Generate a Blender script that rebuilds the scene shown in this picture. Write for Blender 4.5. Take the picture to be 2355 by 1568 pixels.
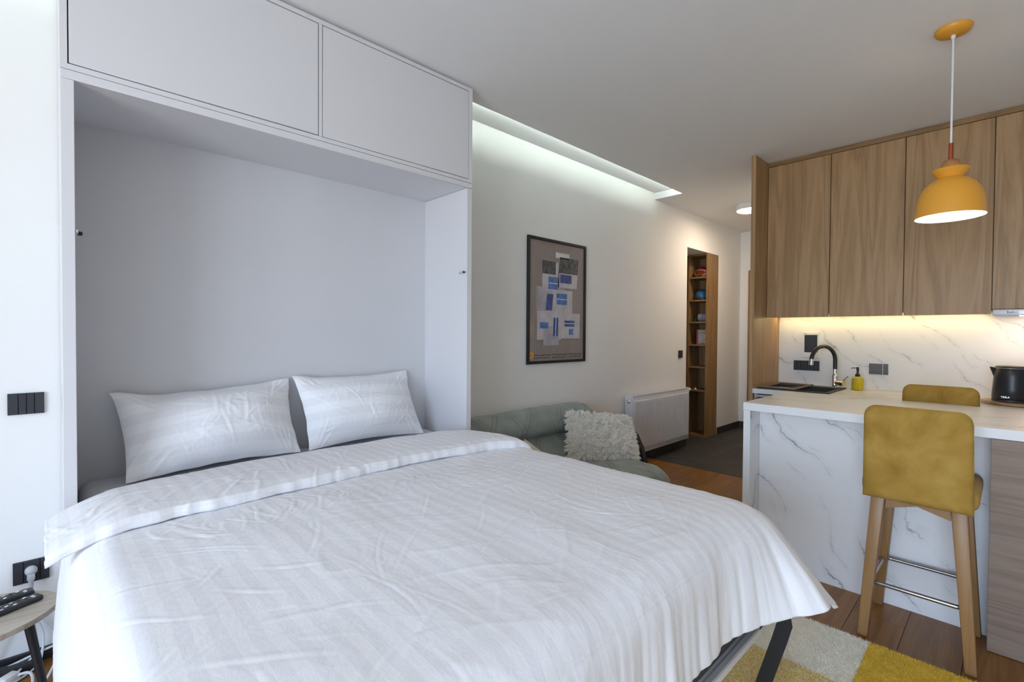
import bpy, bmesh, math, random
import numpy as np
from mathutils import Vector, Matrix

random.seed(7)
rng = np.random.default_rng(7)
for o in list(bpy.data.objects):
    bpy.data.objects.remove(o)
SC = bpy.context.scene
COL = SC.collection
PI = math.pi

# ------------------------------------------------------------------ camera
def make_camera():
    yaw, pitch, roll = math.radians(46.102), math.radians(-0.944), math.radians(0.37)
    f = Vector((math.cos(yaw) * math.cos(pitch), math.sin(yaw) * math.cos(pitch), math.sin(pitch)))
    r0 = Vector((math.sin(yaw), -math.cos(yaw), 0))
    u0 = r0.cross(f)
    r = math.cos(roll) * r0 + math.sin(roll) * u0
    u = -math.sin(roll) * r0 + math.cos(roll) * u0
    cd = bpy.data.cameras.new('camera')
    cd.sensor_width = 36.0
    cd.lens = 1104.0 / 2355 * 36
    cd.clip_start = 0.02
    c = bpy.data.objects.new('camera', cd)
    COL.objects.link(c)
    m = Matrix((r, u, -f)).transposed().to_4x4()
    m.translation = (0, 0, 1.27)
    c.matrix_world = m
    SC.camera = c
make_camera()

# ------------------------------------------------------------------ world, daylight, exposure
def make_world():
    w = bpy.data.worlds.new('daylight')
    SC.world = w
    w.use_nodes = True
    nt = w.node_tree
    nt.nodes.clear()
    out = nt.nodes.new('ShaderNodeOutputWorld')
    bg = nt.nodes.new('ShaderNodeBackground')
    tc = nt.nodes.new('ShaderNodeTexCoord')
    sp = nt.nodes.new('ShaderNodeSeparateXYZ')
    rp = nt.nodes.new('ShaderNodeValToRGB')
    nt.links.new(tc.outputs['Generated'], sp.inputs[0])
    mp = nt.nodes.new('ShaderNodeMapRange')
    mp.inputs['From Min'].default_value = -1
    mp.inputs['From Max'].default_value = 1
    nt.links.new(sp.outputs['Z'], mp.inputs['Value'])
    nt.links.new(mp.outputs['Result'], rp.inputs['Fac'])
    e = rp.color_ramp.elements
    e[0].position = 0.47; e[0].color = (0.65, 0.71, 0.77, 1)
    e[1].position = 0.53; e[1].color = (0.62, 0.775, 1.0, 1)
    k = e.new(0.9); k.color = (0.45, 0.65, 1.0, 1)
    nt.links.new(rp.outputs['Color'], bg.inputs['Color'])
    bg.inputs['Strength'].default_value = SKY
    nt.links.new(bg.outputs[0], out.inputs[0])
SKY = 7.1
make_world()

X_WIN = -2.9
def portal():
    ld = bpy.data.lights.new('window_portal', 'AREA')
    ld.shape = 'RECTANGLE'
    ld.size = 2.10; ld.size_y = 2.24
    ld.cycles.is_portal = True
    o = bpy.data.objects.new('window_portal', ld)
    COL.objects.link(o)
    o.matrix_world = Matrix.Translation((X_WIN - 0.12, -0.25, 1.16)) @ Matrix.Rotation(-PI / 2, 4, 'Y') @ Matrix.Rotation(PI / 2, 4, 'Z')
portal()

SC.view_settings.view_transform = 'Standard'
SC.view_settings.look = 'None'
SC.view_settings.gamma = 1.0
SC.view_settings.use_curve_mapping = False
SC.view_settings.exposure = 1.2
try:
    SC.cycles.max_bounces = 10
    SC.cycles.diffuse_bounces = 6
    SC.cycles.transparent_max_bounces = 12
    SC.cycles.use_denoising = True
    SC.cycles.caustics_reflective = False
    SC.cycles.caustics_refractive = False
    SC.cycles.sample_clamp_indirect = 4.0
except Exception:
    pass

# ------------------------------------------------------------------ materials
class NT:
    def __init__(self, name):
        self.m = bpy.data.materials.new(name)
        self.m.use_nodes = True
        self.t = self.m.node_tree
        self.t.nodes.clear()
        self.out = self.n('ShaderNodeOutputMaterial')
        self.b = self.n('ShaderNodeBsdfPrincipled')
        self.l(self.b.outputs[0], self.out.inputs[0])
    def n(self, typ, **kw):
        x = self.t.nodes.new(typ)
        for k, v in kw.items():
            setattr(x, k, v)
        return x
    def l(self, a, b):
        self.t.links.new(a, b)
    def coord(self, kind='Object', scale=(1, 1, 1), rot=(0, 0, 0), rand=0.0):
        tc = self.n('ShaderNodeTexCoord')
        src = tc.outputs[kind]
        if rand:
            oi = self.n('ShaderNodeObjectInfo')
            ml = self.n('ShaderNodeMath', operation='MULTIPLY')
            ml.inputs[1].default_value = rand
            self.l(oi.outputs['Random'], ml.inputs[0])
            ad = self.n('ShaderNodeVectorMath', operation='ADD')
            self.l(src, ad.inputs[0]); self.l(ml.outputs[0], ad.inputs[1])
            src = ad.outputs[0]
        mp = self.n('ShaderNodeMapping')
        mp.inputs['Scale'].default_value = scale
        mp.inputs['Rotation'].default_value = rot
        self.l(src, mp.inputs[0])
        return mp.outputs[0]
    def noise(self, vec, scale, detail=3, rough=0.5, dist=0.0):
        x = self.n('ShaderNodeTexNoise')
        x.inputs['Scale'].default_value = scale
        x.inputs['Detail'].default_value = detail
        x.inputs['Roughness'].default_value = rough
        x.inputs['Distortion'].default_value = dist
        self.l(vec, x.inputs['Vector'])
        return x.outputs['Fac']
    def ramp(self, fac, stops, interp='LINEAR'):
        r = self.n('ShaderNodeValToRGB')
        r.color_ramp.interpolation = interp
        e = r.color_ramp.elements
        while len(e) > 1:
            e.remove(e[-1])
        e[0].position = stops[0][0]; e[0].color = (*stops[0][1], 1)
        for p, c in stops[1:]:
            k = e.new(p); k.color = (*c, 1)
        self.l(fac, r.inputs[0])
        return r.outputs[0]
    def mathn(self, op, a, b=None, clamp=False):
        x = self.n('ShaderNodeMath', operation=op)
        x.use_clamp = clamp
        for i, v in enumerate((a, b)):
            if v is None:
                continue
            if isinstance(v, (int, float)):
                x.inputs[i].default_value = v
            else:
                self.l(v, x.inputs[i])
        return x.outputs[0]
    def mix(self, fac, a, b, blend='MIX'):
        x = self.n('ShaderNodeMix', data_type='RGBA', blend_type=blend)
        for i, v in ((0, fac), (6, a), (7, b)):
            if isinstance(v, (int, float)):
                x.inputs[i].default_value = v
            elif isinstance(v, tuple):
                x.inputs[i].default_value = (*v, 1)
            else:
                self.l(v, x.inputs[i])
        return x.outputs[2]
    def bump(self, h, strength=0.3, dist=0.002):
        x = self.n('ShaderNodeBump')
        x.inputs['Strength'].default_value = strength
        x.inputs['Distance'].default_value = dist
        self.l(h, x.inputs['Height'])
        self.l(x.outputs[0], self.b.inputs['Normal'])
    def col(self, c):
        if isinstance(c, tuple):
            self.b.inputs['Base Color'].default_value = (*c, 1)
        else:
            self.l(c, self.b.inputs['Base Color'])
    def set(self, rough=0.5, metal=0.0, spec=0.5):
        self.b.inputs['Roughness'].default_value = rough
        self.b.inputs['Metallic'].default_value = metal
        self.b.inputs['Specular IOR Level'].default_value = spec
        return self.m

def plain(name, c, rough=0.5, metal=0.0, var=0.04, scale=6.0, bump=0.0, spec=0.5):
    n = NT(name)
    v = n.coord()
    f = n.noise(v, scale, 3)
    lo = tuple(x * (1 - var) for x in c); hi = tuple(min(1, x * (1 + var)) for x in c)
    n.col(n.ramp(f, [(0.3, lo), (0.7, hi)]))
    if bump:
        n.bump(n.noise(v, 220, 3), bump, 0.001)
    return n.set(rough, metal, spec)

def wood(name, c_dark, c_mid, c_light, grain='Z', rough=0.45, rand=7.0, fig=1.0, bump=0.12, tint=0.0):
    n = NT(name)
    a, b = 9.0, 0.55
    sc = {'Z': (a, a, b), 'X': (b, a, a), 'Y': (a, b, a)}[grain]
    v = n.coord('Object', sc, rand=rand)
    big = n.noise(v, 0.9, 4, 0.55, 0.6)
    w = n.mathn('FRACT', n.mathn('MULTIPLY', big, 7.0 * fig))
    w = n.mathn('ABSOLUTE', n.mathn('SUBTRACT', w, 0.5))
    w = n.mathn('MULTIPLY', w, 2.0)
    a2 = {'Z': (60, 60, 1.6), 'X': (1.6, 60, 60), 'Y': (60, 1.6, 60)}[grain]
    fine = n.noise(n.coord('Object', a2, rand=rand), 3.0, 3, 0.6)
    tone = n.mathn('ADD', n.mathn('MULTIPLY', w, 0.34), n.mathn('ADD', n.mathn('MULTIPLY', fine, 0.42), n.mathn('MULTIPLY', big, 0.34)))
    c = n.ramp(tone, [(0.25, c_dark), (0.52, c_mid), (0.8, c_light)])
    if tint:
        oi = n.n('ShaderNodeObjectInfo')
        mr = n.n('ShaderNodeMapRange')
        mr.inputs['To Min'].default_value = 1 - tint; mr.inputs['To Max'].default_value = 1 + tint
        n.l(oi.outputs['Random'], mr.inputs['Value'])
        cc = n.n('ShaderNodeCombineColor')
        for i in range(3):
            n.l(mr.outputs[0], cc.inputs[i])
        c = n.mix(1.0, c, cc.outputs[0], 'MULTIPLY')
    n.col(c)
    n.bump(fine, bump, 0.001)
    return n.set(rough)

def marble(name, n1, n2, base=(0.80, 0.80, 0.80), vein=(0.24, 0.25, 0.28), rough=0.38, seed=0.0, amount=1.0):
    """n1, n2: vectors across the two families of veins (their length sets the spacing)"""
    n = NT(name)
    v = n.coord('Object')
    ad = n.n('ShaderNodeVectorMath', operation='ADD')
    ad.inputs[1].default_value = (seed, seed * 1.7, seed * 0.6)
    n.l(v, ad.inputs[0]); v = ad.outputs[0]
    big = n.noise(v, 2.3, 2, 0.5)
    mid = n.noise(v, 7.0, 4, 0.6)
    fin = n.noise(v, 26.0, 4, 0.65)
    def family(nv, a1, a2, a3, w, lo, hi, ms):
        d = n.n('ShaderNodeVectorMath', operation='DOT_PRODUCT')
        n.l(v, d.inputs[0]); d.inputs[1].default_value = nv
        t = n.mathn('ADD', d.outputs['Value'], n.mathn('MULTIPLY', big, a1))
        t = n.mathn('ADD', t, n.mathn('MULTIPLY', mid, a2))
        t = n.mathn('ADD', t, n.mathn('MULTIPLY', fin, a3))
        f = n.mathn('ABSOLUTE', n.mathn('SUBTRACT', n.mathn('FRACT', t), 0.5))
        ms_ = n.noise(v, ms, 3, 0.6)
        mk = n.n('ShaderNodeMapRange')
        mk.inputs['From Min'].default_value = lo; mk.inputs['From Max'].default_value = hi
        n.l(ms_, mk.inputs['Value'])
        wl = n.mathn('ADD', n.mathn('MULTIPLY', mk.outputs[0], w), w * 0.25)
        line = n.mathn('SUBTRACT', 1.0, n.mathn('DIVIDE', f, wl), True)
        halo = n.mathn('SUBTRACT', 1.0, n.mathn('DIVIDE', f, w * 7), True)
        halo = n.mathn('MULTIPLY', n.mathn('MULTIPLY', halo, fin), 0.45)
        return n.mathn('MULTIPLY', n.mathn('ADD', line, halo), mk.outputs[0])
    a = family(n1, 1.5, 0.42, 0.10, 0.022, 0.42, 0.62, 3.1)
    b = family(n2, 1.6, 0.60, 0.16, 0.024, 0.48, 0.68, 4.3)
    s = n.mathn('ADD', n.mathn('MULTIPLY', a, 0.62 * amount), n.mathn('MULTIPLY', b, 0.5 * amount), True)
    n.col(n.mix(s, base, vein))
    return n.set(rough)

def emit(name, c, s):
    n = NT(name)
    n.t.nodes.remove(n.b)
    e = n.n('ShaderNodeEmission')
    e.inputs[0].default_value = (*c, 1); e.inputs[1].default_value = s
    n.l(e.outputs[0], n.out.inputs[0])
    return n.m

M = {}
M['wall'] = plain('wall_paint', (0.84, 0.84, 0.825), 0.85, var=0.012, scale=1.5, bump=0.02)
M['ceiling'] = plain('ceiling_paint', (0.84, 0.845, 0.85), 0.9, var=0.012, scale=1.2, bump=0.02)
M['cab_white'] = plain('white_melamine', (0.70, 0.695, 0.715), 0.42, var=0.01, scale=2, bump=0.03)
M['cab_back'] = plain('white_back_board', (0.64, 0.64, 0.66), 0.5, var=0.02, scale=1.5)
M['gap'] = plain('gap_shade', (0.05, 0.05, 0.055), 0.8)  # near-black colour painting shade in door gaps and the alcove void
M['base_black'] = plain('black_skirting', (0.025, 0.025, 0.028), 0.5, var=0.2)
M['tile_skirt'] = plain('charcoal_tile_skirting', (0.040, 0.040, 0.043), 0.5, var=0.2, scale=12)
M['plank'] = wood('oak_floor_plank', (0.165, 0.064, 0.009), (0.235, 0.098, 0.017), (0.29, 0.132, 0.028), 'X', 0.38, 9.0, 1.0, 0.1, 0.12)
M['subfloor'] = plain('floor_joint', (0.03, 0.02, 0.012), 0.9)
M['grout'] = plain('tile_grout', (0.22, 0.215, 0.21), 0.9)
def tile_mat():
    n = NT('slate_tile')
    v = n.coord('Object', rand=5.0)
    f = n.noise(v, 4, 6, 0.65)
    n.col(n.ramp(f, [(0.3, (0.030, 0.029, 0.029)), (0.62, (0.052, 0.050, 0.048)), (0.8, (0.085, 0.083, 0.08))]))
    n.bump(n.noise(v, 30, 5), 0.15, 0.002)
    return n.set(0.55)
M['tile'] = tile_mat()
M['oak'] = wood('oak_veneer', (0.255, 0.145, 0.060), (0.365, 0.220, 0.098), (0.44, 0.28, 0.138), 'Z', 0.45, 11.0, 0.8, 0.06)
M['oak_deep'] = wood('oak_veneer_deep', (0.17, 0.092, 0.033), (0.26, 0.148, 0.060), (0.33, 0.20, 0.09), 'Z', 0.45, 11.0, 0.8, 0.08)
M['oak_h'] = wood('greyed_oak_veneer', (0.175, 0.120, 0.085), (0.225, 0.160, 0.118), (0.27, 0.20, 0.15), 'Y', 0.5, 3.0, 1.0, 0.08)
M['oak_shelf'] = wood('oak_shelf_board', (0.17, 0.092, 0.033), (0.26, 0.148, 0.060), (0.33, 0.20, 0.09), 'Y', 0.45, 5.0, 0.8, 0.08)
M['beech'] = wood('beech_leg', (0.255, 0.135, 0.048), (0.315, 0.172, 0.066), (0.37, 0.215, 0.09), 'Z', 0.42, 6.0, 0.4, 0.06)
M['table_wood'] = wood('weathered_table_top', (0.30, 0.25, 0.19), (0.42, 0.36, 0.28), (0.50, 0.44, 0.36), 'X', 0.5, 2.0, 0.9, 0.08)
M['marble_v'] = marble('marble_laminate_front', (2.2, 3.4, -2.2), (1.0, 5.2, -3.0), seed=3.3, base=(0.80, 0.80, 0.81), amount=1.35)
M['marble_b'] = marble('marble_laminate_backsplash', (0.0, 2.4, -3.2), (0.0, 4.6, -4.2), seed=8.1, base=(0.78, 0.78, 0.77), amount=1.25)
M['marble_t'] = marble('marble_laminate_top', (3.6, 1.5, 0.0), (6.5, 1.2, 0.0), seed=5.2, base=(0.72, 0.71, 0.69), vein=(0.30, 0.26, 0.22), rough=0.32, amount=1.35)
M['edge_white'] = plain('white_edge_band', (0.78, 0.79, 0.80), 0.4, var=0.02)
M['black_plastic'] = plain('black_plastic', (0.018, 0.019, 0.022), 0.42, var=0.1)
M['dark_switch'] = plain('anthracite_switch', (0.022, 0.024, 0.030), 0.5, var=0.08)
M['black_metal'] = plain('black_powder_coat', (0.010, 0.010, 0.012), 0.5, var=0.1)
M['chrome'] = plain('chrome', (0.85, 0.85, 0.86), 0.06, 1.0, var=0.0)
M['steel'] = plain('brushed_steel', (0.42, 0.41, 0.40), 0.28, 1.0, var=0.03)
M['silver'] = plain('silver_paint', (0.66, 0.68, 0.74), 0.3, 0.6, var=0.02)
M['mirror_dark_reflection'] = plain('mirror_glass_plate', (0.20, 0.205, 0.215), 0.03, 1.0, var=0.0)  # colour darkened to stand for the dark reflection in the chrome plate
M['white_plastic'] = plain('white_plastic', (0.78, 0.78, 0.77), 0.4, var=0.02)
M['grey_plastic'] = plain('light_grey_plastic', (0.46, 0.47, 0.49), 0.45, var=0.02)
M['rad_white'] = plain('radiator_enamel', (0.70, 0.70, 0.72), 0.35, var=0.01)
M['yellow_lamp'] = plain('mustard_lacquer', (0.78, 0.36, 0.035), 0.4, var=0.02)
M['lamp_inner'] = plain('white_lamp_lining', (0.9, 0.9, 0.88), 0.5, var=0.0)
M['copper'] = plain('copper_tube', (0.42, 0.10, 0.05), 0.3, 0.9, var=0.03)
M['sink'] = plain('granite_sink', (0.022, 0.021, 0.02), 0.5, var=0.3, scale=300)
M['tray'] = plain('brown_sink_tray', (0.20, 0.135, 0.09), 0.45, var=0.05)
M['grey_sheet'] = plain('grey_fitted_sheet', (0.58, 0.58, 0.61), 0.85, var=0.03, bump=0.15)
M['mattress_side'] = plain('charcoal_mattress_border', (0.055, 0.054, 0.058), 0.9, var=0.1, bump=0.2)
M['paper'] = plain('poster_ground', (0.314, 0.270, 0.253), 0.6, var=0.05, scale=14)
M['ink'] = plain('print_ink', (0.012, 0.012, 0.018), 0.7)
M['orange_ink'] = plain('orange_ink', (0.806, 0.429, 0.039), 0.6)
M['ph_light'] = plain('photo_print_pale', (0.577, 0.553, 0.590), 0.6, var=0.16, scale=9)
M['ph_mid'] = plain('photo_print_mid', (0.439, 0.427, 0.478), 0.6, var=0.2, scale=11)
M['ph_dark'] = plain('photo_print_dark', (0.089, 0.103, 0.114), 0.6, var=0.6, scale=25)
M['ph_blue'] = plain('photo_print_blue', (0.093, 0.196, 0.496), 0.6, var=0.35, scale=30)
M['ph_navy'] = plain('photo_print_navy', (0.052, 0.099, 0.304), 0.6, var=0.3, scale=30)
M['ph_white'] = plain('photo_print_white', (0.743, 0.760, 0.807), 0.6, var=0.1)
M['cable'] = plain('white_cable', (0.66, 0.68, 0.70), 0.45, var=0.02)
M['pink'] = plain('magenta_shell', (0.42, 0.008, 0.14), 0.3, var=0.03)
M['blue'] = plain('blue_shell', (0.035, 0.15, 0.33), 0.3, var=0.05)
M['goggle'] = plain('amber_goggle_lens', (0.35, 0.07, 0.01), 0.08, 0.5, var=0.3, scale=20)
M['red_book'] = plain('red_cover', (0.36, 0.05, 0.045), 0.5)
M['book_front'] = plain('book_cover_print', (0.30, 0.24, 0.22), 0.5, var=0.3, scale=30)
M['gold'] = plain('gold_print_and_reflection', (0.7, 0.5, 0.15), 0.3)
M['grey_cloth'] = plain('grey_striped_cloth', (0.30, 0.32, 0.35), 0.9, var=0.15, scale=40)
M['cream_cloth'] = plain('cream_cushion', (0.60, 0.55, 0.47), 0.9, var=0.06, scale=60)
def fur_mat():
    n = NT('ivory_shag')
    n.t.nodes.remove(n.b)
    c = n.ramp(n.noise(n.coord(), 60, 2), [(0.3, (0.90, 0.87, 0.80)), (0.7, (0.96, 0.945, 0.91))])
    d = n.n('ShaderNodeBsdfDiffuse'); tr = n.n('ShaderNodeBsdfTranslucent'); mx = n.n('ShaderNodeMixShader')
    mx.inputs[0].default_value = 0.45
    n.l(c, d.inputs[0]); n.l(c, tr.inputs[0])
    n.l(d.outputs[0], mx.inputs[1]); n.l(tr.outputs[0], mx.inputs[2]); n.l(mx.outputs[0], n.out.inputs[0])
    return n.m
M['fur'] = fur_mat()
M['kettle'] = plain('matt_black_kettle', (0.016, 0.017, 0.020), 0.35, var=0.05)
M['board'] = wood('round_board', (0.16, 0.08, 0.03), (0.34, 0.20, 0.10), (0.52, 0.36, 0.2), 'Y', 0.4, 2.0, 1.0)
M['soap_black'] = plain('pump_black', (0.012, 0.012, 0.012), 0.35)
M['rug_white'] = plain('rug_ivory', (0.86, 0.81, 0.70), 0.95, var=0.05, scale=30, bump=0.5)
M['rug_yellow'] = plain('rug_yellow', (0.74, 0.50, 0.06), 0.95, var=0.10, scale=14, bump=0.5)
M['led_cove'] = emit('cove_led', (0.86, 1.0, 0.92), 34.0)
M['led_warm'] = emit('cabinet_led', (1.0, 0.74, 0.32), 11.0)
M['hood_lamp'] = emit('hood_lamp_glow', (1.0, 0.72, 0.48), 40.0)
M['hall_lamp'] = emit('hall_lamp_glow', (1.0, 0.79, 0.58), 30.0)
M['bulb'] = emit('bulb_glow', (1.0, 0.87, 0.70), 32.0)

def rug_mix():
    n = NT('rug_mottled')
    oi = n.n('ShaderNodeNewGeometry')
    f = n.noise(n.coord(), 160, 2)
    n.col(n.ramp(f, [(0.46, (0.76, 0.52, 0.09)), (0.56, (0.80, 0.74, 0.56))]))
    n.bump(n.noise(n.coord(), 300, 2), 0.5, 0.003)
    return n.set(0.95)
M['rug_mottled'] = rug_mix()

def velvet():
    n = NT('mustard_velvet')
    v = n.coord('Object', (1, 1, 1))
    f = n.noise(v, 7, 5, 0.6, 0.8)
    g = n.noise(n.coord('Object', (1, 2.0, 2.6), (0.5, 0, 0)), 6, 3)
    s = n.mathn('ADD', n.mathn('MULTIPLY', f, 0.7), n.mathn('MULTIPLY', g, 0.3))
    n.col(n.ramp(s, [(0.34, (0.270, 0.150, 0.022)), (0.52, (0.375, 0.225, 0.045)), (0.68, (0.45, 0.29, 0.075))]))
    n.b.inputs['Sheen Weight'].default_value = 0.08
    n.b.inputs['Sheen Roughness'].default_value = 0.4
    n.bump(n.noise(v, 350, 2), 0.12, 0.001)
    return n.set(0.8, spec=0.2)
M['velvet'] = velvet()

def stripe_cloth(name, period, axis, lo, hi, bumpv=0.2, scale=1.0):
    n = NT(name)
    uv = n.n('ShaderNodeUVMap'); uv.uv_map = 'uv'
    sp = n.n('ShaderNodeSeparateXYZ'); n.l(uv.outputs[0], sp.inputs[0])
    c = sp.outputs[axis]
    fr = n.mathn('FRACT', n.mathn('DIVIDE', c, period))
    st = n.n('ShaderNodeMapRange')
    st.inputs['From Min'].default_value = 0.47; st.inputs['From Max'].default_value = 0.53
    n.l(n.mathn('PINGPONG', fr, 0.5), st.inputs['Value'])
    tri = n.mathn('MULTIPLY', n.mathn('PINGPONG', fr, 0.5), 2.0)
    sm = n.n('ShaderNodeMapRange')
    sm.inputs['From Min'].default_value = 0.46; sm.inputs['From Max'].default_value = 0.54
    n.l(tri, sm.inputs['Value'])
    n.col(n.mix(sm.outputs[0], lo, hi))
    rr = n.n('ShaderNodeMapRange')
    rr.inputs['To Min'].default_value = 0.78; rr.inputs['To Max'].default_value = 0.55
    n.l(sm.outputs[0], rr.inputs['Value'])
    v = n.coord('UV', (scale, scale, scale))
    h = n.n('ShaderNodeMath', operation='ADD')
    f1 = n.noise(v, 26, 5, 0.62, 1.2)
    f2 = n.noise(n.coord('UV', (scale * 2.2, scale * 0.8, 1)), 40, 3, 0.6, 0.6)
    r1 = n.mathn('ABSOLUTE', n.mathn('SUBTRACT', f1, 0.5))
    n.l(r1, h.inputs[0]); n.l(n.mathn('MULTIPLY', f2, 0.6), h.inputs[1])
    n.bump(h.outputs[0], bumpv, 0.004)
    n.set(0.7, spec=0.25)
    n.l(rr.outputs[0], n.b.inputs['Roughness'])
    n.b.inputs['Sheen Weight'].default_value = 0.1
    return n.m
M['duvet'] = stripe_cloth('satin_stripe_cotton', 0.048, 0, (0.835, 0.83, 0.858), (0.885, 0.88, 0.90))
M['pillow'] = stripe_cloth('satin_stripe_pillowcase', 0.078, 1, (0.83, 0.83, 0.855), (0.88, 0.88, 0.895), 0.35)

def quilt():
    n = NT('sage_quilted_throw')
    uv = n.n('ShaderNodeUVMap'); uv.uv_map = 'uv'
    sp = n.n('ShaderNodeSeparateXYZ'); n.l(uv.outputs[0], sp.inputs[0])
    def lines(a, b, period, w):
        s = n.mathn('ADD', n.mathn('MULTIPLY', sp.outputs[0], a), n.mathn('MULTIPLY', sp.outputs[1], b))
        fr = n.mathn('FRACT', n.mathn('DIVIDE', s, period))
        d1 = n.mathn('ABSOLUTE', n.mathn('SUBTRACT', fr, 0.44))
        d2 = n.mathn('ABSOLUTE', n.mathn('SUBTRACT', fr, 0.56))
        d = n.mathn('MINIMUM', d1, d2)
        return n.mathn('SUBTRACT', 1.0, n.mathn('DIVIDE', d, w), True)
    L = n.mathn('MAXIMUM', lines(0.75, 0.66, 0.24, 0.03), lines(0.9, -0.43, 0.30, 0.025))
    f = n.noise(n.coord(), 9, 4)
    c = n.ramp(f, [(0.3, (0.195, 0.222, 0.205)), (0.7, (0.275, 0.308, 0.285))])
    n.col(n.mix(n.mathn('MULTIPLY', L, 0.4), c, (0.12, 0.14, 0.13)))
    h = n.mathn('SUBTRACT', n.mathn('MULTIPLY', f, 0.4), L)
    n.bump(h, 0.5, 0.006)
    n.b.inputs['Sheen Weight'].default_value = 0.3
    return n.set(0.85, spec=0.2)
M['quilt'] = quilt()

def soap_glass():
    n = NT('amber_ribbed_glass')
    n.col((0.80, 0.62, 0.015))
    n.b.inputs['Transmission Weight'].default_value = 0.35
    n.b.inputs['IOR'].default_value = 1.4
    return n.set(0.12)
M['soap'] = soap_glass()

def pane_mat():
    n = NT('window_glass')
    n.t.nodes.remove(n.b)
    tr = n.n('ShaderNodeBsdfTransparent'); gl = n.n('ShaderNodeBsdfGlossy')
    gl.inputs['Roughness'].default_value = 0.02
    lw = n.n('ShaderNodeLayerWeight'); lw.inputs[0].default_value = 0.5
    fr = n.mathn('ADD', n.mathn('MULTIPLY', n.mathn('POWER', lw.outputs['Facing'], 5.0), 0.6), 0.02)
    mx = n.n('ShaderNodeMixShader')
    n.l(fr, mx.inputs[0]); n.l(tr.outputs[0], mx.inputs[1]); n.l(gl.outputs[0], mx.inputs[2])
    n.l(mx.outputs[0], n.out.inputs[0])
    return n.m
M['pane'] = pane_mat()

# ------------------------------------------------------------------ mesh helpers
class MB:
    """collects shapes (world coordinates) into one mesh"""
    def __init__(self):
        self.v = []; self.f = []
    def add(self, vs, fs):
        o = len(self.v)
        self.v += [tuple(p) for p in vs]
        self.f += [tuple(i + o for i in q) for q in fs]
        return self
    def bm(self, b):
        b.verts.index_update()
        self.add([v.co[:] for v in b.verts], [[v.index for v in q.verts] for q in b.faces])
        b.free()
        return self
    def box(self, x0, x1, y0, y1, z0, z1, bev=0.0, seg=2, mat=None):
        b = bmesh.new()
        bmesh.ops.create_cube(b, size=1)
        for v in b.verts:
            v.co = Vector(((x0 + x1) / 2 + v.co.x * (x1 - x0), (y0 + y1) / 2 + v.co.y * (y1 - y0), (z0 + z1) / 2 + v.co.z * (z1 - z0)))
        if bev:
            bmesh.ops.bevel(b, geom=b.edges[:], offset=bev, segments=seg, profile=0.5, affect='EDGES')
        if mat is not None:
            bmesh.ops.transform(b, matrix=mat, verts=b.verts)
        return self.bm(b)
    def hexa(self, pts, bev=0.0, seg=2):
        b = bmesh.new()
        vs = [b.verts.new(p) for p in pts]
        for q in ((3, 2, 1, 0), (4, 5, 6, 7), (0, 1, 5, 4), (1, 2, 6, 5), (2, 3, 7, 6), (3, 0, 4, 7)):
            b.faces.new([vs[i] for i in q])
        if bev:
            bmesh.ops.bevel(b, geom=b.edges[:], offset=bev, segments=seg, profile=0.5, affect='EDGES')
        return self.bm(b)
    def tube(self, pts, r, n=10, caps=True):
        pts = [Vector(p) for p in pts]
        rs = r if isinstance(r, (list, tuple)) else [r] * len(pts)
        vs = []; fs = []
        up = None
        for i, p in enumerate(pts):
            t = (pts[min(i + 1, len(pts) - 1)] - pts[max(i - 1, 0)]).normalized()
            if up is None:
                up = Vector((0, 0, 1)) if abs(t.z) < 0.9 else Vector((1, 0, 0))
            s = t.cross(up)
            if s.length < 1e-5:
                s = t.orthogonal()
            s.normalize(); up = s.cross(t).normalized()
            for k in range(n):
                a = 2 * PI * k / n
                vs.append(p + (s * math.cos(a) + up * math.sin(a)) * rs[i])
        for i in range(len(pts) - 1):
            for k in range(n):
                k2 = (k + 1) % n
                fs.append((i * n + k, i * n + k2, (i + 1) * n + k2, (i + 1) * n + k))
        if caps:
            fs.append(tuple(range(n - 1, -1, -1)))
            fs.append(tuple((len(pts) - 1) * n + k for k in range(n)))
        return self.add(vs, fs)
    def lathe(self, prof, c, n=32, axis='Z', close=False):
        vs = []; fs = []
        c = Vector(c)
        for (r, h) in prof:
            for k in range(n):
                a = 2 * PI * k / n
                x, y = r * math.cos(a), r * math.sin(a)
                d = {'Z': (x, y, h), 'X': (h, x, y), 'Y': (y, h, x)}[axis]
                vs.append(c + Vector(d))
        for i in range(len(prof) - 1):
            for k in range(n):
                k2 = (k + 1) % n
                fs.append((i * n + k, i * n + k2, (i + 1) * n + k2, (i + 1) * n + k))
        if not close:
            if prof[0][0] > 1e-6: fs.append(tuple(range(n - 1, -1, -1)))
            if prof[-1][0] > 1e-6: fs.append(tuple((len(prof) - 1) * n + k for k in range(n)))
        return self.add(vs, fs)
    def prism(self, poly, z0, z1, bev=0.0):
        n = len(poly)
        b = bmesh.new()
        lo = [b.verts.new((x, y, z0)) for x, y in poly]; hi = [b.verts.new((x, y, z1)) for x, y in poly]
        b.faces.new(lo[::-1]); b.faces.new(hi)
        for i in range(n):
            j = (i + 1) % n
            b.faces.new((lo[i], lo[j], hi[j], hi[i]))
        if bev:
            es = [e for e in b.edges if abs(e.verts[0].co.z - e.verts[1].co.z) < 1e-6]
            bmesh.ops.bevel(b, geom=es, offset=bev, segments=2, profile=0.5, affect='EDGES')
        return self.bm(b)
    def xf(self, m):
        self.v = [tuple(m @ Vector(p)) for p in self.v]
        return self

def world_of(o):
    p = Vector((0, 0, 0))
    while o is not None:
        p = p + o.location
        o = o.parent
    return p

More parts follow.
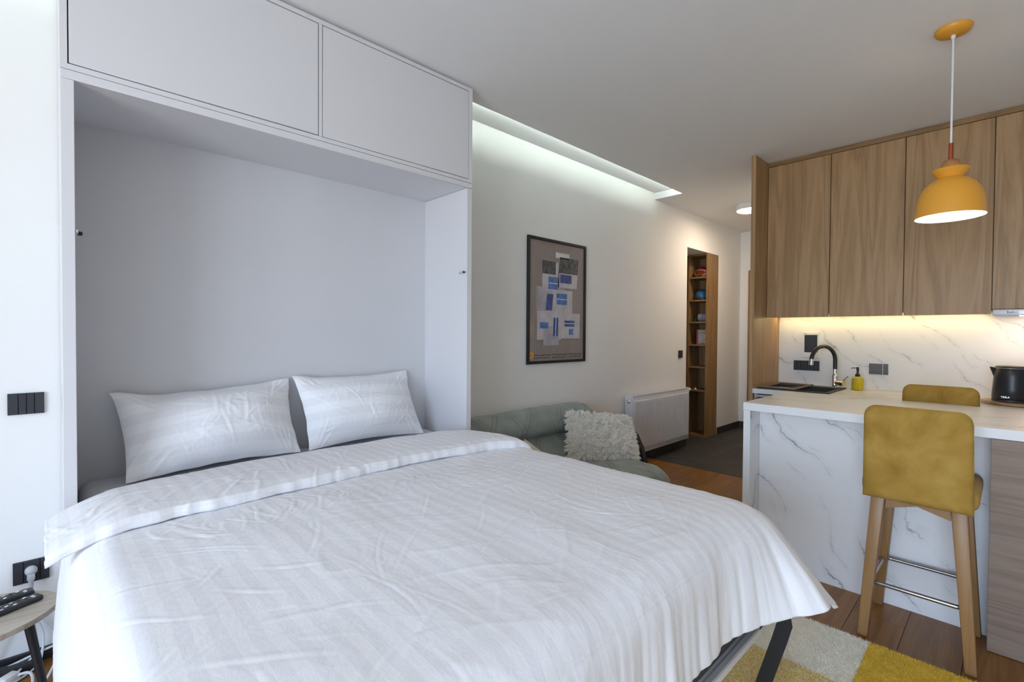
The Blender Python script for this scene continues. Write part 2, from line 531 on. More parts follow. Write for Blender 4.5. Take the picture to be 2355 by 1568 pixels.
def build(name, mb, mat, parent=None, smooth=True, ang=40, loc=None):
    org = world_of(parent) if parent is not None else Vector(loc if loc is not None else (0, 0, 0))
    me = bpy.data.meshes.new(name)
    me.from_pydata([(p[0] - org.x, p[1] - org.y, p[2] - org.z) for p in mb.v], [], mb.f)
    me.validate()
    b = bmesh.new(); b.from_mesh(me)
    bmesh.ops.recalc_face_normals(b, faces=b.faces)
    b.to_mesh(me); b.free()
    if smooth:
        me.shade_smooth()
        me.set_sharp_from_angle(angle=math.radians(ang))
    me.materials.append(M[mat] if isinstance(mat, str) else mat)
    o = bpy.data.objects.new(name, me)
    COL.objects.link(o)
    if parent is not None:
        o.parent = parent
    elif loc is not None:
        o.location = loc
    return o

def tag(o, label, cat, group=None, kind=None):
    o['label'] = label; o['category'] = cat
    if group: o['group'] = group
    if kind: o['kind'] = kind
    return o

def thing(name, label, cat, loc, group=None):
    o = bpy.data.objects.new(name, None)
    o.empty_display_size = 0.05
    COL.objects.link(o)
    o.location = loc
    return tag(o, label, cat, group)

def struct(name, mb, mat, parent=None):
    o = build(name, mb, mat, parent, smooth=False)
    if parent is None:
        o['kind'] = 'structure'
    return o

def text(name, body, size, loc, rot, mat, parent, align='LEFT', ext=0.0002, sx=1.0):
    cu = bpy.data.curves.new(name, 'FONT')
    cu.body = body; cu.size = size; cu.align_x = align; cu.extrude = ext
    cu.materials.append(M[mat])
    o = bpy.data.objects.new(name, cu)
    COL.objects.link(o)
    me = bpy.data.meshes.new_from_object(o)
    bpy.data.objects.remove(o)
    rm = Matrix.Rotation(rot[2], 3, 'Z') @ Matrix.Rotation(rot[1], 3, 'Y') @ Matrix.Rotation(rot[0], 3, 'X')
    for v in me.vertices:
        v.co = rm @ Vector((v.co.x * sx, v.co.y, v.co.z))
    if not me.materials:
        me.materials.append(M[mat])
    o = bpy.data.objects.new(name, me)
    COL.objects.link(o)
    o.parent = parent
    o.location = Vector(loc) - world_of(parent)
    return o

FACE_MX = (PI / 2, 0, -PI / 2)     # text on a face that looks towards -x
FACE_MY = (PI / 2, 0, 0)           # text on a face that looks towards -y

# value / gradient noise on numpy arrays
_P = rng.permutation(512)
_P = np.concatenate([_P, _P, _P])
_G = np.stack([np.cos(np.arange(512) * 2.39996), np.sin(np.arange(512) * 2.39996)], 1)
def pn(x, y):
    xi = np.floor(x).astype(int); yi = np.floor(y).astype(int)
    xf = x - xi; yf = y - yi
    u = xf * xf * xf * (xf * (xf * 6 - 15) + 10); v = yf * yf * yf * (yf * (yf * 6 - 15) + 10)
    def g(ix, iy, dx, dy):
        h = _P[_P[ix & 511] + (iy & 511)]
        return _G[h % 512, 0] * dx + _G[h % 512, 1] * dy
    a = g(xi, yi, xf, yf); b = g(xi + 1, yi, xf - 1, yf)
    c = g(xi, yi + 1, xf, yf - 1); d = g(xi + 1, yi + 1, xf - 1, yf - 1)
    return ((a * (1 - u) + b * u) * (1 - v) + (c * (1 - u) + d * u) * v) * 1.4
def ridge(x, y):
    return 1 - np.minimum(1, np.abs(pn(x, y)) * 2.2)

def grid_mesh(name, P, UV, mat, parent=None, loc=None, solid=0.0, off=-1.0, kind=None):
    """P: (n, m, 3) world coordinates"""
    n, m, _ = P.shape
    org = world_of(parent) if parent is not None else Vector(loc or (0, 0, 0))
    V = (P.reshape(-1, 3) - np.array(org[:])).astype(np.float32)
    idx = np.arange(n * m).reshape(n, m)
    q = np.stack([idx[:-1, :-1], idx[1:, :-1], idx[1:, 1:], idx[:-1, 1:]], -1).reshape(-1, 4)
    me = bpy.data.meshes.new(name)
    me.vertices.add(len(V)); me.vertices.foreach_set('co', V.ravel())
    me.loops.add(q.size); me.loops.foreach_set('vertex_index', q.ravel().astype(np.int32))
    me.polygons.add(len(q))
    me.polygons.foreach_set('loop_start', (np.arange(len(q)) * 4).astype(np.int32))
    me.polygons.foreach_set('loop_total', np.full(len(q), 4, np.int32))
    me.update(calc_edges=True)
    if UV is not None:
        ul = me.uv_layers.new(name='uv')
        ul.data.foreach_set('uv', UV.reshape(-1, 2)[q.ravel()].astype(np.float32).ravel())
    me.shade_smooth()
    me.materials.append(M[mat])
    o = bpy.data.objects.new(name, me)
    COL.objects.link(o)
    if parent is not None:
        o.parent = parent
    elif loc is not None:
        o.location = loc
    if solid:
        s = o.modifiers.new('thickness', 'SOLIDIFY')
        s.thickness = solid; s.offset = off
    if kind: o['kind'] = kind
    return o

# ------------------------------------------------------------------ room dimensions
X0, X1 = -2.9, 6.81          # window wall, end wall of the hall
Y0, Y1 = -1.4, 2.58          # wall beside the kitchen run, wall behind the bed
ZC = 2.66
XT = 4.42                    # wood floor meets tile
XK = 4.545                   # kitchen wall

# ------------------------------------------------------------------ floor: planks and tiles
def make_floor():
    fl = struct('floor', MB().box(X0, XT, Y0, Y1, -0.06, -0.009).box(XT, X1 + 0.2, Y0, Y1 + 1.1, -0.06, -0.009), 'subfloor')
    W, L, g = 0.19, 2.1, 0.0015
    row = 0
    y = Y1
    cache = {}
    while y > Y0 + 0.01:
        ya = max(Y0, y - W)
        x = X0 - (row * 0.83) % L
        while x < XT:
            xa, xb = max(X0, x), min(XT - 0.006, x + L)
            if xb - xa > 0.03:
                key = (round(xb - xa, 3), round(y - ya, 3))
                if key not in cache:
                    mb = MB().box(0, key[0] - g, 0, key[1] - g, -0.009, 0.0, 0.0008, 1)
                    o = build('plank', mb, 'plank', fl, smooth=False)
                    cache[key] = o.data
                else:
                    o = bpy.data.objects.new('plank', cache[key]); COL.objects.link(o); o.parent = fl
                o.location = (xa, ya, 0)
            x += L
        y -= W; row += 1
    gr = build('grout_bed', MB().box(XT + 0.008, X1 + 0.2, Y0, Y1 + 1.1, -0.009, -0.0015), 'grout', fl, smooth=False)
    TL, TW, g = 1.054, 0.6, 0.0045
    cache = {}
    j = 0
    for j in range(-6, 3):
        ya, yb = 2.154 + j * TW, 2.154 + (j + 1) * TW
        ya, yb = max(ya, Y0), min(yb, Y1 + 1.0)
        off = 4.618 if j % 2 == 0 else 5.145
        for i in range(-2, 4):
            xa, xb = max(off + i * TL, XT + 0.01), min(off + (i + 1) * TL, X1 + 0.1)
            if xb - xa < 0.03 or yb - ya < 0.03:
                continue
            key = (round(xb - xa, 3), round(yb - ya, 3))
            if key not in cache:
                o = build('tile', MB().box(0, key[0] - g, 0, key[1] - g, -0.009, 0.0, 0.001, 1), 'tile', fl, smooth=False)
                cache[key] = o.data
            else:
                o = bpy.data.objects.new('tile', cache[key]); COL.objects.link(o); o.parent = fl
            o.location = (xa, ya, 0)
    struct('trim_1', MB().box(XT - 0.006, XT + 0.010, 1.43, Y1, -0.009, 0.002), 'base_black')
make_floor()

# ------------------------------------------------------------------ walls, ceiling
OX0, OX1, OZ = 5.255, 6.105, 2.266       # alcove opening in the bed wall
def make_shell():
    struct('wall_left', MB().box(X0 - 0.1, OX0, Y1, Y1 + 0.12, -0.06, 2.9).box(OX0, OX1, Y1, Y1 + 0.12, OZ, 2.9).box(OX1, X1 + 0.1, Y1, Y1 + 0.12, -0.06, 2.9), 'wall')
    struct('wall_alcove', MB().box(OX0 - 0.1, OX0, Y1 + 0.12, 3.5, -0.06, 2.5).box(OX1 + 0.005, OX1 + 0.1, Y1 + 0.12, 3.5, -0.06, 2.5)
           .box(OX0 - 0.1, OX1 + 0.1, 3.5, 3.6, -0.06, 2.5).box(OX0, OX1, Y1 + 0.12, 3.5, OZ, 2.5), 'wall')
    struct('wall_end', MB().box(X1, X1 + 0.1, 1.25, Y1 + 0.12, -0.06, 2.9), 'wall')
    struct('wall_kitchen', MB().box(XK, XK + 0.1, Y0 - 0.1, 1.42, -0.06, 2.9), 'wall')
    struct('wall_hall', MB().box(XK + 0.1, X1, 1.32, 1.42, -0.06, 2.9), 'wall')
    struct('wall_right', MB().box(X0 - 0.1, XK, Y0 - 0.1, Y0, -0.06, 2.9), 'wall')
    wy0, wy1, wz0, wz1 = -1.3, 0.80, 0.04, 2.28
    struct('wall_window', MB().box(X0 - 0.1, X0, Y0, wy0, -0.06, 2.9).box(X0 - 0.1, X0, wy1, Y1, -0.06, 2.9)
           .box(X0 - 0.1, X0, wy0, wy1, -0.06, wz0).box(X0 - 0.1, X0, wy0, wy1, wz1, 2.9), 'wall')
    # glazed balcony front behind the camera
    f = MB()
    t = 0.06
    xa, xb = X0 - 0.085, X0 - 0.025
    f.box(xa, xb, wy0, wy1, wz0, wz0 + t).box(xa, xb, wy0, wy1, wz1 - t, wz1)
    n = 3
    for i in range(n + 1):
        yy = wy0 + (wy1 - wy0 - t) * i / n
        f.box(xa, xb, yy, yy + t, wz0 + t, wz1 - t)
    w = struct('window_1', f, 'black_plastic')
    for i in range(n):
        ya = wy0 + (wy1 - wy0 - t) * i / n + t; yb = wy0 + (wy1 - wy0 - t) * (i + 1) / n
        build('pane', MB().box(X0 - 0.058, X0 - 0.052, ya, yb, wz0 + t, wz1 - t), 'pane', w, smooth=False)
    # ceiling with light cove along the bed wall
    CY, CX = 2.272, 4.515
    c = MB()
    c.box(X0 - 0.1, X1 + 0.1, Y0 - 0.1, CY, ZC, ZC + 0.014)             # lowered board
    c.box(CX, X1 + 0.1, CY, Y1, ZC, ZC + 0.014)
    c.box(X0 - 0.1, CX + 0.02, CY - 0.14, CY - 0.12, ZC + 0.014, 2.728)
    c.box(CX + 0.0, CX + 0.02, CY - 0.0, Y1, ZC + 0.014, 2.728)
    c.box(X0 - 0.1, X1 + 0.1, Y0 - 0.1, Y1 + 0.12, 2.728, 2.80)
    ce = struct('ceiling', c, 'ceiling')
    s = thing('light_strip', 'cool white cove light strip hidden in the ceiling slot', 'light strip', (1.6, CY - 0.09, ZC + 0.014))
    build('channel', MB().box(X0, CX - 0.02, CY - 0.022, CY - 0.0155, ZC + 0.0142, ZC + 0.0205), 'white_plastic', s)
    build('diffuser', MB().box(X0, CX - 0.02, CY - 0.015, CY - 0.008, ZC + 0.0142, ZC + 0.0195), 'led_cove', s)
    # skirtings
    struct('baseboard_left', MB().box(X0, 0.028, Y1 - 0.015, Y1, 0, 0.045).box(1.73, XT, Y1 - 0.015, Y1, 0, 0.075), 'base_black')
    struct('baseboard_hall', MB().box(XT + 0.01, OX0, Y1 - 0.012, Y1, 0, 0.085).box(OX1 + 0.002, X1 - 0.012, Y1 - 0.012, Y1, 0, 0.085)
           .box(X1 - 0.012, X1, 2.466, Y1, 0, 0.085), 'tile_skirt')
    # door at the end of the hall
    d = struct('door_1', MB().box(X1 - 0.02, X1 - 0.002, 1.66, 2.40, 0.005, 2.07), 'oak_deep')
    build('door_frame', MB().box(X1 - 0.03, X1, 2.40, 2.464, 0, 2.134).box(X1 - 0.03, X1, 1.60, 1.66, 0, 2.134).box(X1 - 0.03, X1, 1.66, 2.40, 2.074, 2.134), 'oak_deep', d, smooth=False)
    build('door_handle', MB().tube([(X1 - 0.02, 1.72, 1.03), (X1 - 0.065, 1.72, 1.03), (X1 - 0.065, 1.83, 1.03)], 0.009), 'steel', d)
make_shell()

# ------------------------------------------------------------------ wall-bed cabinet
def make_wall_bed_cabinet():
    t = thing('wall_bed_cabinet', 'tall white fold-out bed cabinet with two overhead doors around the bed', 'cabinet', (0.88, 2.34, 0))
    yf, yb = 2.13, 2.575
    for xa, xb in ((0.028, 0.062), (1.694, 1.728)):
        build('side_panel', MB().box(xa, xb, yf, yb, 0, 2.084, 0.0015, 1), 'cab_white', t)
    build('lintel', MB().box(0.028, 1.728, yf, yb, 2.085, 2.114, 0.0015, 1), 'cab_white', t)
    build('back_panel', MB().box(0.062, 1.694, 2.548, 2.565, 0, 2.085), 'cab_back', t)
    c = MB()
    c.box(0.028, 0.046, yf, yb, 2.1155, 2.645).box(1.704, 1.728, yf, yb, 2.1155, 2.645).box(0.861, 0.875, yf, yb, 2.134, 2.625)
    c.box(0.046, 1.704, yf, yb, 2.1155, 2.133).box(0.046, 1.704, yf, yb, 2.626, 2.645)
    build('upper_carcass', c, 'cab_white', t)
    build('gap_shade_board', MB().box(0.046, 1.704, yf + 0.03, yf + 0.05, 2.133, 2.626), 'gap', t)  # dark board close behind the doors paints the shade in their gaps
    build('door', MB().box(0.0495, 0.8575, yf + 0.0008, yf + 0.02, 2.1375, 2.6225, 0.0012, 1), 'cab_white', t)
    build('door', MB().box(0.8785, 1.7015, yf + 0.0008, yf + 0.02, 2.1365, 2.6225, 0.0012, 1), 'cab_white', t)
    # small latch plates on the inner faces of the sides
    l1 = build('latch', MB().box(1.686, 1.694, 2.136, 2.196, 1.605, 1.618, 0.003, 2), 'chrome', t)
    build('latch_bolt', MB().lathe([(0.004, -0.006), (0.006, -0.004), (0.006, 0.004), (0.004, 0.006)], (1.684, 2.146, 1.612), 12, 'X'), 'black_metal', l1)
    l2 = build('latch', MB().box(0.062, 0.070, 2.138, 2.20, 1.59, 1.603, 0.003, 2), 'chrome', t)
    build('latch_bolt', MB().lathe([(0.004, -0.008), (0.007, -0.005), (0.007, 0.005), (0.004, 0.008)], (0.074, 2.19, 1.597), 12, 'X'), 'black_metal', l2)
make_wall_bed_cabinet()

# ------------------------------------------------------------------ bed frame, mattress
def make_bed():
    t = thing('bed', 'fold-down bed frame with white base panel and black strap legs under the duvet', 'bed', (0.88, 1.5, 0))
    build('base_panel', MB().box(0.07, 1.69, 0.545, 2.50, 0.300, 0.324, 0.002, 1), 'cab_white', t)
    build('foot_rail', MB().box(0.07, 1.69, 0.545, 0.561, 0.3245, 0.331, 0.001, 1), 'grey_plastic', t)
    for x in (0.15, 1.645):
        path = [(0.572, 0.0118), (0.545, 0.11), (0.517, 0.21), (0.489, 0.31), (0.474, 0.37), (0.476, 0.40), (0.50, 0.41), (0.54, 0.35), (0.56, 0.312)]
        nrm = [(0.96, 0.27)] * 4 + [(0.98, 0.2), (0.8, -0.6), (0.3, -0.95), (-0.8, -0.55), (-0.8, -0.55)]
        wd = [0.021] * 5 + [0.018, 0.012, 0.010, 0.010]
        vs = []; fs = []
        for (yy, zz), (ny, nz), hw in zip(path, nrm, wd):
            l = math.hypot(ny, nz)
            for sx in (-0.0035, 0.0035):
                for sg in (-1, 1):
                    vs.append((x + sx, yy + sg * hw * ny / l, max(0.0115, zz + sg * hw * nz / l)))
        m = len(path)
        for k in range(m - 1):
            a = 4 * k
            fs += [(a, a + 1, a + 5, a + 4), (a + 2, a + 6, a + 7, a + 3), (a, a + 4, a + 6, a + 2), (a + 1, a + 3, a + 7, a + 5)]
        fs += [(0, 2, 3, 1), (4 * m - 4, 4 * m - 3, 4 * m - 1, 4 * m - 2)]
        build('leg', MB().add(vs, fs), 'black_metal', t, ang=30)
    t2 = thing('mattress', 'thick mattress with grey fitted sheet and charcoal border beneath the white duvet', 'mattress', (0.88, 1.5, 0.331))
    build('border', MB().box(0.08, 1.682, 0.563, 2.535, 0.3315, 0.60, 0.02, 3), 'mattress_side', t2)
    n, m = 90, 90
    u, v = np.meshgrid(np.linspace(0, 1, n), np.linspace(0, 1, m), indexing='ij')
    # fitted sheet: rounded slab
    sx = np.clip((u - 0.5) * 2, -1, 1); sy = np.clip((v - 0.5) * 2, -1, 1)
    def prof(s, half, r, drop):
        tot = half + r * (PI / 2 - 1) + drop
        a = np.abs(s) * tot
        flat = half - r
        out = np.where(a < flat, a, np.where(a < flat + r * PI / 2, flat + r * np.sin(np.clip((a - flat) / r, 0, PI / 2)), half))
        dn = np.where(a < flat, 0, np.where(a < flat + r * PI / 2, r * (1 - np.cos(np.clip((a - flat) / r, 0, PI / 2))), r + (a - flat - r * PI / 2)))
        return out * np.sign(s), dn
    ox, dx = prof(sx, 0.806, 0.05, 0.20); oy, dy = prof(sy, 0.983, 0.05, 0.20)
    z = 0.678 - np.maximum(dx, dy)
    P = np.stack([0.881 + ox, 1.556 + oy, z + 0.004 * pn(ox * 6, oy * 6)], -1)
    grid_mesh('fitted_sheet', P, np.stack([ox, oy], -1), 'grey_sheet', t2)
make_bed()

# ------------------------------------------------------------------ duvet
XL, XR, YF, ZT, RR = 0.075, 1.70, 0.545, 0.700, 0.085
XL = 0.043                    # the duvet hangs clear of the mattress on the left
def edge_map(e, flare, R=RR):
    """distance past the rounding start -> (outwards, downwards)"""
    f = np.clip(flare, 0, 0.95)
    tm = np.arccos(f)                          # the rounding ends where the fabric hangs at its own slope
    a = R * tm
    th = np.clip(e / R, 0, tm)
    rest = np.maximum(0, e - a)
    out = R * np.sin(th) + rest * f
    dn = R * (1 - np.cos(th)) + rest * np.sqrt(1 - f * f)
    return out, dn

def cs0(a, b):
    return np.clip((a - (XR - 0.32)) / 0.3, 0, 1) * np.clip(((YF + 0.2) - b) / 0.25, 0, 1)

def drape(a, b, extra=0.0):
    ex_l = np.maximum(0, (XL + RR) - a); ex_r = np.maximum(0, a - (XR - RR)); ey = np.maximum(0, (YF + RR) - b)
    ex = ex_l + ex_r
    sg = np.where(ex_r > 0, 1.0, -1.0)
    d = np.hypot(ex, ey) + 1e-9
    cx, cy = ex / d, ey / d
    corner = 2 * cx * cy
    e2 = np.maximum(0, a - (XR - 0.42)) + np.maximum(0, (XL + 0.30) - a) * 0.7; f2 = np.maximum(0, (YF + 0.34) - b)
    corner2 = 2 * e2 * f2 / (e2 ** 2 + f2 ** 2 + 1e-6) * np.clip(d / 0.1, 0, 1)
    cs = corner2 * corner2 * (3 - 2 * corner2)
    cs = cs * np.clip(e2 / 0.35, 0, 1) * np.clip(f2 / 0.35, 0, 1)
    flare = 0.08 + 0.53 * cs
    out, dn = edge_map(d, flare, RR * (1 + 0.75 * cs))
    ripple = np.clip((d - 0.06) / 0.22, 0, 1)
    th = np.arctan2(ey, ex)
    # position along the hem, continuous round the corner
    along = np.where(ex_r > 0, XR - RR + (PI / 2 - th) * 0.30 + np.where(ey > 0, 0, YF + RR - b), np.where(ex_l > 0, XL + RR - (PI / 2 - th) * 0.30, a))
    pl = pn(along * 15, d * 1.2 + 3.1) * (0.009 + 0.008 * cs0(a, b)) + pn(along * 34, d * 2.0 + 9.7) * (0.0045 + 0.004 * cs0(a, b))
    out = out + ripple * pl
    bx = np.clip(a, XL + RR, XR - RR); by = np.maximum(b, YF + RR)
    x = bx + sg * cx * out; y = by - cy * out
    z = ZT + extra - dn
    return x, y, z, d

def creases(A, B, specs):
    """sum of short soft creases: (x, y, angle, half length, width, height, bow)"""
    H = np.zeros_like(A)
    for x, y, an, L, w, h, bow in specs:
        dx, dy = A - x, B - y
        m = (np.abs(dx) < L + 0.03) & (np.abs(dy) < L + 0.03)
        if not m.any():
            continue
        c, s_ = math.cos(an), math.sin(an)
        u = dx[m] * c + dy[m] * s_; v = -dx[m] * s_ + dy[m] * c - bow * (u / L) ** 2
        k = np.clip(1 - (u / L) ** 2, 0, 1)
        H[m] += h * k * (np.exp(-(v / w) ** 2) - 0.55 * np.exp(-((v - 1.7 * w) / (1.3 * w)) ** 2))
    return H

def duvet():
    t = thing('duvet', 'white satin-striped duvet spread over the bed with its top edge folded back', 'duvet', (0.88, 1.4, 0.70))
    n, m = 560, 500
    a = np.linspace(XL + RR - 0.44, XR - RR + 0.275, n); b = np.linspace(0, 1, m)
    A, B = np.meshgrid(a, b, indexing='ij')
    st = np.clip((A - 1.35) / 0.35, 0, 1); st = st * st * (3 - 2 * st)
    lo = YF + RR - (0.315 + 0.045 * st)
    B = 2.06 + (lo - 2.06) * B
    # uneven hem
    x, y, z, d = drape(A, B)
    top = np.clip(1 - d / 0.16, 0, 1)
    puff = (0.010 * pn(A * 2.1 + 4, B * 2.3) + 0.005 * pn(A * 5.2, B * 4.1 + 7)) * np.clip((1.85 - B) / 0.3, 0.2, 1)
    inner = np.clip((A - XL) / 0.4, 0, 1) * np.clip((XR - A) / 0.4, 0, 1) * np.clip((B - YF) / 0.35, 0, 1)
    crown = 0.020 * np.sqrt(np.clip(inner, 0, 1)) * np.clip((1.75 - B) / 0.35, 0.0, 1)
    # long soft creases across the bed and sharp small ones
    w1 = ridge(A * 1.6 + 0.8 * pn(A * 2, B * 2), B * 7 + 1.0 * pn(A * 3 + 5, B * 3)) ** 4
    w2 = ridge(A * 7 + pn(A * 4, B * 4), B * 9 + 3) ** 5
    w3 = ridge(A * 16 + 1.5 * pn(A * 7, B * 7), B * 13 + 11) ** 4
    sp = []
    r2 = np.random.default_rng(21)
    for k in range(150):                       # scattered short creases
        sp.append((r2.uniform(0.1, 1.65), r2.uniform(0.62, 1.75), r2.choice([0.5, 2.4, 0.1, 1.2]) + r2.normal(0, 0.35), r2.uniform(0.04, 0.16), r2.uniform(0.0035, 0.007), r2.uniform(0.0004, 0.0012), r2.normal(0, 0.02)))
    for k in range(26):                        # fan under the fold, left half
        t_ = r2.random()
        sp.append((0.22 + 0.55 * t_ + r2.normal(0, 0.03), 1.60 - 0.10 * r2.random(), 2.0 - 1.0 * t_ + r2.normal(0, 0.3), r2.uniform(0.05, 0.13), r2.uniform(0.004, 0.007), r2.uniform(0.0006, 0.0015), r2.normal(0, 0.02)))
    for k in range(22):                        # long soft ones across the right half
        sp.append((r2.uniform(0.7, 1.6), r2.uniform(0.9, 1.7), r2.normal(0.12, 0.16), r2.uniform(0.2, 0.45), r2.uniform(0.006, 0.012), r2.uniform(0.0005, 0.0013), r2.normal(0, 0.03)))
    cr = creases(A, B, sp) * np.clip(1 - d / 0.25, 0, 1)
    # fan of wrinkles below the fold at the left
    fx, fy = 0.42, 1.62
    rr = np.hypot((A - fx) / 0.42, (B - fy) / 0.30); ang = np.arctan2(B - 1.95, A - 0.62)
    fan = np.clip((1.74 - B) / 0.1, 0, 1) * np.exp(-rr ** 2 * 1.2) * (ridge(ang * 11.0 + 0.5 * pn(A * 9, B * 9), rr * 1.3 + 2) ** 4)
    fold_near = np.exp(-((B - 1.60) / 0.16) ** 2) * ridge(A * 9 + 2 * pn(A * 5, B * 5), B * 4) ** 3
    h = puff * (0.35 + 0.65 * top) + crown + 0.0016 * w1 * top + 0.0005 * w2 + 0.0004 * w3 + 0.002 * fold_near + cr
    # displace along an estimated normal
    P = np.stack([x, y, z], -1)
    du = np.gradient(P, axis=0); dv = np.gradient(P, axis=1)
    N = np.cross(dv, du)
    N /= np.linalg.norm(N, axis=-1, keepdims=True) + 1e-9
    N *= np.sign(N[n // 2, m // 3, 2])
    P = P + N * h[..., None]
    UV = np.stack([A + 0.004 * pn(A * 4, B * 4) + 3.0, B], -1)
    grid_mesh('cover', P, UV, 'duvet', t, solid=0.014, off=-1)
    # hem seam bead along the foot edge
    # folded-back strip
    n2, m2 = 420, 110
    a = np.linspace(-0.014, XR - RR + 0.26, n2); q = np.linspace(0, 1, m2)
    A, Q = np.meshgrid(a, q, indexing='ij')
    xs = np.array([-0.1, 0.05, 0.15, 0.26, 0.45, 0.65, 0.9, 1.2, 1.5, 1.66, 1.9])
    near = np.interp(A, xs, [1.66, 1.665, 1.675, 1.69, 1.69, 1.70, 1.725, 1.725, 1.68, 1.62, 1.52])
    far = np.interp(A, xs, [2.06, 2.08, 2.10, 2.15, 2.18, 2.19, 2.19, 2.185, 2.16, 2.09, 2.02])
    far = np.minimum(far, np.where((A > 0.07) & (A < 1.68), 2.3, 2.10))
    near = near + 0.012 * pn(A * 7, A * 0 + 2.5) + 0.006 * pn(A * 21, A * 0 + 8)
    far = far + 0.006 * pn(A * 6, A * 0 + 12)
    # profile: q 0..0.12 under lip, ..0.25 round nose, ..0.85 top, ..1 round back and under
    kq = np.array([0.0, 0.06, 0.11, 0.16, 0.22, 0.30, 0.45, 0.62, 0.78, 0.87, 0.93, 0.97, 1.0])
    ky = np.array([0.10, 0.03, 0.0, -0.004, 0.02, 0.10, 0.34, 0.62, 0.86, 0.96, 1.0, 0.985, 0.94])
    kz = np.array([0.006, 0.004, 0.012, 0.028, 0.042, 0.049, 0.050, 0.044, 0.034, 0.024, 0.008, -0.012, -0.022])
    yy = near + (far - near) * np.interp(Q, kq, ky)
    zz = np.interp(Q, kq, kz)
    er = np.maximum(0, A - (XR - RR))
    orr, dr = edge_map(er, 0.12 + 0 * er)
    x = np.minimum(A, XR - RR) + orr + 0.004 * pn(yy * 22, A * 3) * np.clip((0.06 - A) / 0.06, 0, 1)
    z = ZT + 0.012 + zz - dr - 0.05 * np.clip((0.16 - A) / 0.17, 0, 1) ** 1.6
    P = np.stack([x, yy, z], -1)
    du = np.gradient(P, axis=0); dv = np.gradient(P, axis=1)
    N = np.cross(dv, du); N /= np.linalg.norm(N, axis=-1, keepdims=True) + 1e-9
    N *= np.sign(N[n2 // 2, m2 // 2, 2])
    r2 = np.random.default_rng(5)
    sp = []
    for k in range(120):
        sp.append((r2.uniform(0.0, 1.7), r2.uniform(1.7, 2.12), r2.choice([0.4, 2.6, 1.4]) + r2.normal(0, 0.4), r2.uniform(0.03, 0.13), r2.uniform(0.004, 0.008), r2.uniform(0.0007, 0.0022), r2.normal(0, 0.016)))
    for k in range(26):
        sp.append((r2.uniform(0.0, 0.55), r2.uniform(1.72, 1.95), r2.normal(0.5, 0.4), r2.uniform(0.05, 0.14), r2.uniform(0.007, 0.012), r2.uniform(0.002, 0.004), r2.normal(0, 0.02)))
    h = 0.006 * pn(A * 4.2, yy * 5) + creases(A, yy, sp)
    P = P + N * h[..., None]
    grid_mesh('fold', P, np.stack([A + 3.0, yy], -1), 'duvet', t, solid=0.01, off=-1)
duvet()

